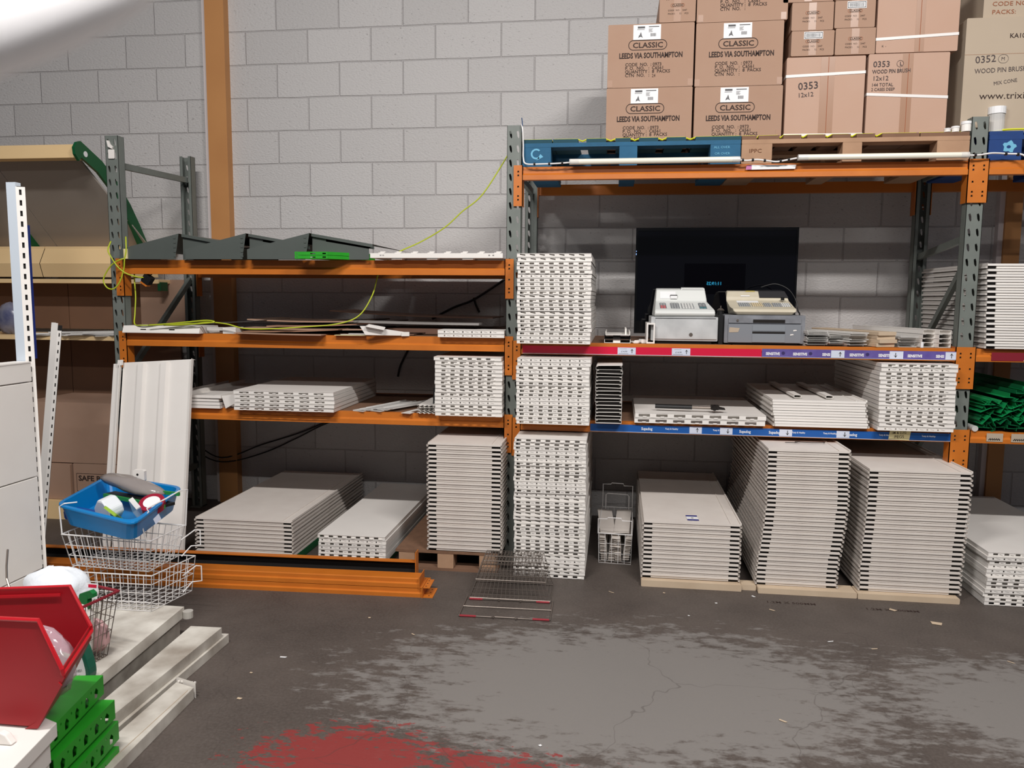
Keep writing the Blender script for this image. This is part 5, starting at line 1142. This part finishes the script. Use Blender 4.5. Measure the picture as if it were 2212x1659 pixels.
t = thing('green_packet', 'lime green packet with a yellow spot in the front of the blue tub', 'packet', (.245,-2.335,.560), (.9,.5,-.2)); obj('packet_body', MB().bbox(-.035, .035, -.006, .006, -.07, .06, .004), mat('lime_print', (140,176,40), .5), t); obj('yellow_spot', MB().cyl((.01,-.0075,-.03), .014, .001, 'y', 16), mat('yellow_spot', (226,196,30), .5), t); obj('white_oval', MB().cyl((-.008,-.0078,-.062), .016, .001, 'y', 16), M_paper, t)
tag(obj('clear_case', MB().bbox(-.03, .03, -.01, .01, -.08, .08, .003), M_clear, None, (.30,-2.27,.57), (.7,.75,-.2)), 'clear plastic case beside the lime green packet in the tub', 'case')
t = thing('tape_roll', 'dark red roll with a white centre at the right side of the blue tub', 'roll', (.335,-2.20,.565), (.5,.1,0)); obj('roll', MB().cyl((0,0,0), .055, .03, 'z', 28), mat('dark_red_plastic', (150,24,50), .4), t); obj('centre', MB().cyl((0,0,.0302), .036, .001, 'z', 28), M_paper, t)
tag(obj('blue_case', MB().bbox(-.10, .10, -.03, .03, -.02, .02, .006), mat('mid_blue_plastic', (10,70,150), .3), None, (.02,-2.23,.52), (.1,0,-.33)), 'flat blue plastic case lying at the left of the tub', 'case')
t = thing('white_dropper', 'small white plastic part standing at the far side of the tub', 'plastic part', (.10,-1.93,.64)); obj('part_body', MB().bbox(-.028, .03, -.01, .01, -.028, .028, .006), M_white, t); obj('hole', MB().cyl((-.005,-.0105,.005), .006, .0006, 'y', 10), M_dark, t)
tag(obj('brush_bundle', MB().box(.0, .20, -.006, .006, -.008, .008), mat('leaf_green_print', (40,130,60), .5), None, (.18,-2.05,.60), (0,.05,-.05)), 'thin green package lying against the right rim of the tub', 'package')

# red wire shopping basket with cloth and bottles
m = None
t = quad_basket([(.215,-2.90),(.50,-2.96),(.535,-2.76),(.20,-2.66)], .1475, .25, 14, 8, 4, .0016, M_chrome, 'wire shopping basket with a red rim behind the red bin', inset=.05, rim=.006, name='shopping_basket')
for c in t.children:
    if c.name.startswith('rim'): c.data.materials[0] = mat('dull_red_plastic', (134,30,44), .5)
obj('handle', MB().tube([(.215,-2.90,.40),(.16,-2.86,.46),(.11,-2.80,.485),(.05,-2.72,.52)], .004, 6), M_chrome, t)
tag(obj('white_towel', blobmesh(.125, .09, .085, 9, .14, 28, 18), mat('white_towelling', (226,232,238), .95, bump=(60,.6)), None, (.305,-2.80,.405), smooth=True), 'folded white towel heaped in the red rimmed basket', 'towel')
t = thing('spray_bottle', 'white spray bottle with a green trigger head in the red rimmed basket', 'spray bottle', (.44,-2.85,.155), (0,.12,-.2)); t.scale = (.9,.9,1.18)
obj('bottle_body', MB().cyl((0,0,0), .036, .16, 'z', 18, .034).cyl((0,0,.16), .034, .035, 'z', 18, .014), M_white, t); hd = MB().bbox(-.022, .022, -.012, .012, .196, .225, .004); hd.prism([(-.02,.225),(.03,.245),(.048,.238),(.05,.226),(.02,.215),(.0,.20)], -.011, .011); obj('trigger_head', hd, mat('green_plastic_head', (10,110,52), .35), t); obj('trigger', MB().prism([(.02,.215),(.03,.21),(.022,.18),(.012,.19)], -.006, .006), mat('green_plastic_head', (10,110,52)), t)
t = thing('label_card', 'small white and red printed card standing beside the spray bottle', 'card', (.42,-2.78,.40), (0,.1,.2)); obj('card', MB().box(-.04, .04, 0, .001, -.03, .03), M_paper, t); obj('red_print', MB().box(.005, .035, -.001, -.0004, .014, .026), M_red, t)
tag(obj('crumpled_bag', blobmesh(.05, .04, .06, 13, .25), mat('pink_tinted_bag', (190,150,150), .25), None, (.45,-2.78,.225), smooth=True), 'crumpled pinkish bag in the lower part of the red rimmed basket', 'bag')
tag(obj('blue_tin', MB().cyl((0,0,0), .03, .045, 'z', 18), mat('navy_blue_print', (34,54,112), .4), None, (.385,-2.86,.152)), 'small dark blue round tin at the bottom of the red rimmed basket', 'tin')
t = thing('green_bottle', 'dark green flat bottle with a white oval label in front of the basket', 'bottle', (.545,-2.985,.148), (0,-.25,.0))
pf = []
for k in range(24):
    a = 2*PI*k/24; pf.append((.050*math.copysign(abs(math.cos(a))**.7, math.cos(a)), .085+.085*math.copysign(abs(math.sin(a))**.7, math.sin(a))))
obj('bottle_body', MB().prism(pf, -.02, .02), mat('bottle_green_plastic', (20,92,72), .3), t, bevel=.006)
obj('oval_label', MB().prism([(x*.72, .08+(z-.085)*.8) for x, z in pf], -.0215, -.0205), M_paper, t); text([('NO 1021', -.022, .05, .012, .0002, 1, 0, 'LEFT'), ('250 ml', -.014, .035, .009, 0, 1, 0, 'LEFT')], M_print, t, -.0222)

# red picking bin on the white panels
t = thing('picking_bin', 'large red plastic picking bin with a cut-down front, at the left edge', 'storage bin', (0,0,0))
def panelq(pts, th, nrm):
    v = [Vector(p) for p in pts]; nn = Vector(nrm)*th; k = len(v)
    return MB().add([tuple(p) for p in v]+[tuple(p+nn) for p in v], [tuple(range(k))[::-1], tuple(range(k,2*k))]+[(i,(i+1)%k,(i+1)%k+k,i+k) for i in range(k)])
NS = [(.55,.648),(.885,.654),(.945,.525),(.952,.50),(.868,.358),(.55,.358)]; FS = [(.40,.612),(.792,.648),(.850,.53),(.852,.495),(.775,.357),(.40,.357)]
yn, yf_ = -3.60, -3.35
def P3(a, y): return (a[0], y, a[1])
obj('near_side', panelq([P3(a, yn) for a in NS], .004, (0,1,0)), M_redpl, t, bevel=.0015)
obj('far_side', panelq([P3(a, yf_) for a in FS], .004, (0,-1,0)), M_redpl, t, bevel=.0015)
obj('front_lip', panelq([P3(NS[2],yn+.0045),P3(NS[3],yn+.0045),P3(FS[3],yf_-.0045),P3(FS[2],yf_-.0045)], .004, (-1,0,0)), M_redpl, t)
obj('front_wall', panelq([P3(NS[3],yn+.0045),P3(NS[4],yn+.0045),P3(FS[4],yf_-.0045),P3(FS[3],yf_-.0045)], .004, (-1,0,.2)), M_redpl, t)
obj('bin_floor', MB().add([(.56,yn+.005,.3575),(.862,yn+.005,.3575),(.77,yf_-.005,.3575),(.41,yf_-.005,.3575)], [(0,1,2,3)]), M_redpl, t)
obj('rim', MB().tube([(.40,yf_,.614),(.790,yf_,.650),(.850,yf_,.532),(.851,yf_,.515),(.948,yn,.512),(.946,yn,.526),(.886,yn,.656),(.55,yn,.650)], .006, 6), mat('worn_red_edge', (190,24,36), .4), t)
obj('rim_band', panelq([(.40,yf_-.0085,.598),(.765,yf_-.0085,.630),(.765,yf_-.0085,.622),(.40,yf_-.0085,.590)], .003, (0,-1,0)), mat('worn_red_edge', (190,24,36), .4), t)
obj('foot_rib', panelq([(.83,yn-.003,.352),(.868,yn-.003,.356),(.945,yn-.003,.482),(.935,yn-.003,.49),(.862,yn-.003,.372)], .003, (0,1,0)), M_redpl, t)
for q in (((.868,-3.402,.545),(.874,-3.42,.54),(.864,-3.40,.525)), ((.905,-3.49,.53),(.912,-3.51,.526),(.90,-3.49,.515))): pass
tag(obj('clear_bag', blobmesh(.16, .075, .105, 17, .22, 22, 14), mat('pinkish_clear_film', (226,196,206), .12, trans=.42), None, (.735,-3.475,.475), (0,.1,0), smooth=True), 'crumpled clear plastic bag lying in the red picking bin', 'plastic bag')
tag(obj('flower_packet', MB().bbox(-.03, .03, -.01, .01, -.045, .045, .006), mat('green_flowered_print', (150,180,150), .5, mott=((40,70,40), 40, .3)), None, (.845,-3.47,.455), (0,.3,0)), 'green patterned packet visible through the clear bag in the bin', 'packet')
# green slotted channels under the bin
random.seed(8); GC = {}
for i in range(4):
    W, L, h = .125, .33, .062
    m = MB(); hs = []
    for k in range(5):
        u = .03+k*.06; hs.append([(u,.012),(u+.02,.010),(u+.024,.03),(u+.010,.045),(u,.035)]); 
        if k < 4: hs.append([(u+.036,.040),(u+.042,.040),(u+.042,.048),(u+.036,.048)])
    side = MB().plate([(0,0),(L,0),(L,h),(0,h)], hs, 0, .002)
    sv = [(W+.0-y, x, z) for x, y, z in side.v]
    m.add(sv, side.f).box(0, W-.002, 0, L, h-.002, h).box(0, .002, 0, L, 0, h-.002).box(.002, W-.002, 0, .002, 0, h*.55)
    m.box(.002, W-.002, L-.002, L, 0, h-.002)
    z0 = .004+i*.0775-.0*i
    tag(obj('green_slotted_channel', m, M_green, None, (.728+(0,.012,-.002,-.02)[i], -3.545+(0,.01,.0,.0)[i], z0), (0, 0, (.10,.16,.12,.18)[i])), 'bright green slotted steel channel, %s of four stacked before the plinth panels' % nth(3-i, 4), 'channel', 'green slotted channels in the foreground')
# white pile carrying the bin
for i, (x0, x1, z0, z1, y0, y1, lb) in enumerate(((.45,.90,.0,.12,-4.0,-3.56,'lowest of the white panels in the bottom left corner'),(.42,.915,.121,.24,-4.0,-3.565,'second white panel from the floor in the bottom left corner'),
        (.40,.925,.241,.310,-4.02,-3.57,'third white panel from the floor in the bottom left corner'),(.36,.935,.311,.3505,-4.05,-3.33,'topmost white panel, under the red bin'))):
    y1 = min(y1, -3.56) if i < 3 else -3.335
    if i == 3: P4 = [(.36,-4.05),(.99,-4.05),(.885,-3.575),(.70,-3.335)]; P4 = [(.36,-4.05),(.985,-4.05),(.89,-3.56),(.36,-3.36)]
    else: P4 = [(x0,y0),(x1+.045,y0),(x1-.05,y1),(x0,y1)]
    wedge('base_deck', P4, z0, z1, M_white, lb)
m = MB(); pr = [(.70,.351),(.70,.372),(.75,.38),(.822,.384),(.838,.378),(.856,.353)]; m.prism(pr, -3.68, -3.66); tag(obj('white_bracket', m, M_white, bevel=.003), 'curved white steel end piece in front of the red bin', 'bracket')

# ------------------------------------------------------------------ far left: beige gondola with sloping canopy
t = thing('beige_gondola', 'beige shelving unit with a sloping canopy against the wall at the left', 'shelving unit')
X0, X1 = -3.0, -.76
obj('base_shelf', MB().bbox(X0, X1, -.66, -.04, .0, .125, .003), M_beige, t)
for k in range(2):
    xa, xb = (X0, -1.63) if k == 0 else (-1.625, X1)
    for j, (za, zb) in enumerate(((.14,.66),(.665,1.20),(1.26,1.59))): obj('back_panel', MB().bbox(xa, xb, -.055, -.035, za, zb, .002), M_brownpanel, t)
    obj('canopy_fascia', MB().add([(xa,-.30,1.632),(xb,-.30,1.632),(xb,-.33,1.725),(xa,-.33,1.725),(xb,-.27,1.83),(xa,-.27,1.83)], [(0,1,2,3),(3,2,4,5)]), M_beige, t)
    obj('canopy_ledge', MB().box(xa, xb, -.27, -.06, 1.83, 1.845), M_beige, t)
    obj('canopy_sheet', MB().add([(xa,-.14,1.85),(xb-(.16 if k else 0),-.14,1.85),(xb-(.26 if k else 0),-.70,2.36),(xa,-.70,2.36),(xa,-.13,1.852),(xb-(.16 if k else 0),-.13,1.852),(xb-(.26 if k else 0),-.69,2.372),(xa,-.69,2.372)], [(0,1,2,3),(7,6,5,4),(0,4,5,1),(1,5,6,2),(2,6,7,3),(3,7,4,0)]), mat('canopy_grey', (168,158,148), .7), t)
for z, yf2, lb in ((1.59,-.30,'upper_shelf'),(1.205,-.55,'lower_shelf')):
    s = obj(lb, MB().bbox(X0, X1 if z > 1.5 else -.80, yf2, -.06, z, z+.028, .002), M_beige, t)
obj('top_bar', MB().bbox(X0, -.975, -.80, -.70, 2.355, 2.435, .004), M_beige, t)
def bracket(x):
    C = [(-.76,2.40),(-.60,2.33),(-.45,2.22),(-.33,2.10),(-.23,1.97),(-.15,1.85),(-.11,1.78)]; a = []; b = []
    for i, (y, z) in enumerate(C):
        p = C[max(i-1,0)]; q = C[min(i+1,len(C)-1)]; d = Vector((q[0]-p[0], q[1]-p[1])).normalized(); n_ = Vector((-d.y, d.x)); w_ = .045
        a.append((y+n_.x*w_, z+n_.y*w_)); b.append((y-n_.x*w_, z-n_.y*w_))
    head = [(-.78+.062*math.cos(t_), 2.395+.062*math.sin(t_)) for t_ in (2.9, 2.4, 1.9, 1.4)]
    poly = b[::-1]+[(-.84,2.37)]+head+a if False else None
    loop = a+b[::-1]+[(-.80,2.335),(-.835,2.37),(-.84,2.41),(-.815,2.445),(-.78,2.458)]
    m = MB(); n_ = len(loop); tri = tessellate_polygon([[Vector((y, z, 0)) for y, z in loop]])
    m.add([(x,y,z) for y, z in loop]+[(x+.018,y,z) for y, z in loop], [tuple(q) for q in tri]+[tuple(i+n_ for i in q[::-1]) for q in tri]+[(i,(i+1)%n_,(i+1)%n_+n_,i+n_) for i in range(n_)])
    o = obj('canopy_bracket', m, M_greengond, t); obj('bolt', MB().cyl((x+.0182,-.74,2.385), .018, .002, 'x', 14), M_paper, o)
bracket(-.965); bracket(-1.78)
obj('lower_bracket', MB().box(-.775, -.755, -.29, -.2, 1.54, 1.60), M_greengond, t)
obj('blue_clip', MB().bbox(-1.83, -1.70, -.70, -.66, 2.16, 2.23, .004), mat('blue_plastic_clip', (20,40,170), .4), t)
obj('price_clip', MB().box(-.93, -.83, -.31, -.304, 1.60, 1.625), M_clear, t)
tag(obj('cardboard_sheet', MB().box(-.76, -.625, -.16, -.154, 1.26, 1.62).box(-.99, -.76, -.16, -.154, 1.2635, 1.60), M_card), 'brown board standing behind the left rear upright', 'board')
for i in range(9):
    o = link('plastic_strip', csm, None, (-1.62+i*.085, -.53+.01*(i % 3), 1.2345+.008*(i % 3)), (0, 0, -1.2+.2*(i % 4))); tag(o, 'clear strip lying on the beige lower shelf, %s from the left' % ('first','second','third','fourth','fifth','sixth','seventh','eighth','ninth')[i], 'plastic strip', 'clear strips on the beige shelf')
t = thing('plastic_bag', 'grey and blue printed bag standing on the beige lower shelf', 'bag', (-1.80,-.42,1.345)); obj('bag_body', blobmesh(.10, .06, .108, 23, .15), mat('grey_bag_film', (150,150,160), .25, mott=((60,66,110), 9, .5)), t, smooth=True)
for (x0, x1, z0, z1, y, lb, tx) in ((-1.62,-1.26,.127,.372,-.62,'lower left plain carton on the beige base shelf',0),(-1.25,-.84,.127,.375,-.60,'lower carton printed SAFE BED on the beige base shelf',1),(-1.60,-.83,.377,.79,-.60,'large plain carton on top of the two lower ones, beige unit',0)):
    c = carton(x0, x1, z0, z1, lb, m=M_card, y=y, d=.5)
    if tx:
        text([('SAFE BED', -.17, .13, .05, .0015, 1.1, 0, 'LEFT'), ], M_ink, c, -.2512); rg = MB(); ring(rg, -.185, .15, .055, .18, .004, .003, -.251, 2); obj('printed_frame', rg, M_ink, c)
b = bpy.data.objects['gondola_unit']
obj('blue_edge_strip', MB().box(-.121, -.112, -2.334, -2.30, 1.232, 1.80), mat('blue_plastic_strip', (20,52,140), .4), b)

# ------------------------------------------------------------------ small things
t = thing('sticker', 'white sticker with two blue bars on the shortest stack', 'sticker', (2.80,-1.215,.3475), (0,0,.03)); obj('sticker_paper', MB().box(-.03, .03, -.05, .05, 0, .0006), M_paper, t)
[obj('blue_bar', MB().box(-.03, .03, a_, a_+.023, .0007, .0011), mat('navy_print', (30,34,120), .5), t) for a_ in (-.05, .027)]; obj('small_mark', MB().box(-.006, .006, -.008, .004, .0007, .001), M_print, t)
tag(obj('wire_twist', MB().tube([(3.28,-1.12,.756),(3.33,-1.13,.758),(3.36,-1.10,.757),(3.33,-1.12,.76),(3.42,-1.11,.757),(3.49,-1.10,.757),(3.48,-1.115,.757)], .002, 5), M_blackm), 'twisted piece of dark wire lying on the tall leaning stack', 'wire')
random.seed(31)
for i, (x, y, w_, d_) in enumerate(((3.10,-1.40,.02,.012),(3.75,-1.48,.035,.02),(3.90,-1.62,.05,.035),(2.90,-1.52,.012,.01),(2.65,-1.42,.012,.01),(3.16,-1.57,.03,.008),(2.75,-1.7,.01,.008),(1.25,-1.95,.012,.012),(1.5,-2.1,.02,.006),(3.35,-1.9,.03,.006),(3.52,-1.95,.03,.006),(3.0,-2.62,.03,.008),(1.02,-2.4,.03,.01),(1.0,-2.75,.02,.012),(.95,-2.55,.012,.008),(2.15,-2.9,.01,.01),(2.38,-1.45,.035,.005),(4.05,-2.0,.03,.006))):
    tag(obj('paper_scrap', MB().prism([(-w_/2,-d_/2),(w_/2,-d_/3),(w_/3,d_/2),(-w_/2.2,d_/2.5)], 0, .0012), M_pale if i % 3 else M_paper, None, (x, y, .0022), (PI/2, 0, random.uniform(-.8, .8))), 'small pale scrap of debris lying on the concrete floor', 'scrap', 'pale scraps of debris on the floor')
text([('1.2M X 500MM', 3.15, -1.47, .035, .0002, 1.1, 0, 'LEFT')], M_ink, None, 0, 'floor_handwriting')
o = bpy.data.objects['floor_handwriting']; o.data.transform(Matrix.Rotation(-PI/2, 4, 'X')); tag(o, 'faint black lettering 1.2M X 500MM on the floor by the leaning stack', 'floor marking')
text([('1.2M X 600MM', 3.62, -1.49, .035, .0002, 1.15, 0, 'LEFT')], M_ink, None, 0, 'floor_handwriting')
o = bpy.data.objects['floor_handwriting.001']; o.data.transform(Matrix.Rotation(-PI/2, 4, 'X')); tag(o, 'faint black lettering 1.2M X 600MM on the floor by the rightmost stack', 'floor marking')
for o_ in ('floor_handwriting', 'floor_handwriting.001'):
    q = bpy.data.objects[o_]; zz = [v.co.z for v in q.data.vertices]; q.location.z = .0009-min(zz)
# reflected in the television: a clock and white shelves across the room
t = thing('digital_clock', 'digital clock with blue digits, seen only as a reflection in the television', 'clock', (3.75,-7.1,1.74)); obj('clock_case', MB().box(-.42, .42, -.08, -.01, -.15, .28), M_black, t)
text([('11:19:25', .10, -.02, .062, .001, 1.0, 0, 'LEFT')], mat('blue_led_digits', (60,190,240), .5, emit=14), t, -.004, 'digits', 'back')

# a white rounded hanging end close to the camera, out of focus in the top left corner
d_ = (fw*1700+rt*(-1106)+up*(829.5-40)); d_.normalize()
c = camo.matrix_world.translation+d_*.30
m = MB(); nu, nv = 28, 14; vs = []; ax = (up*.6+fw*.8-rt*.3).normalized(); bx = (rt*.95+up*.3).normalized(); bx = (bx-ax*bx.dot(ax)).normalized(); cx_ = ax.cross(bx)
L_ = .35
for j in range(nv+1):
    th = PI*.5*j/nv
    for i in range(nu):
        a = 2*PI*i/nu; q = c+ax*(-.052*math.cos(th))+(bx*math.cos(a)*.056+cx_*math.sin(a)*.012)*math.sin(th); vs.append(tuple(q))
for i in range(nu):
    a = 2*PI*i/nu; vs.append(tuple(c+ax*L_+(bx*math.cos(a)*.056+cx_*math.sin(a)*.012)))
fs = [(j*nu+i, j*nu+(i+1)%nu, (j+1)*nu+(i+1)%nu, (j+1)*nu+i) for j in range(nv+1) for i in range(nu)]; fs.append(tuple((nv+1)*nu+i for i in range(nu)))
pm_ = mat('bright_white_plastic', (250,248,248), .6); nt_ = pm_.node_tree; tb = nt_.nodes.new('ShaderNodeBsdfTranslucent'); tb.inputs[0].default_value = (.95,.95,.95,1); mxs = nt_.nodes.new('ShaderNodeMixShader'); mxs.inputs[0].default_value = .25
nt_.links.new(nt_.nodes['Principled BSDF'].outputs[0], mxs.inputs[1]); nt_.links.new(tb.outputs[0], mxs.inputs[2]); nt_.links.new(mxs.outputs[0], nt_.nodes['Material Output'].inputs['Surface'])
tag(obj('plastic_flap', m.add(vs, fs), mat('bright_white_plastic', (250,248,248), .6), smooth=True), "blurred white rounded flap close to the camera, top left corner of the photo", "flap")
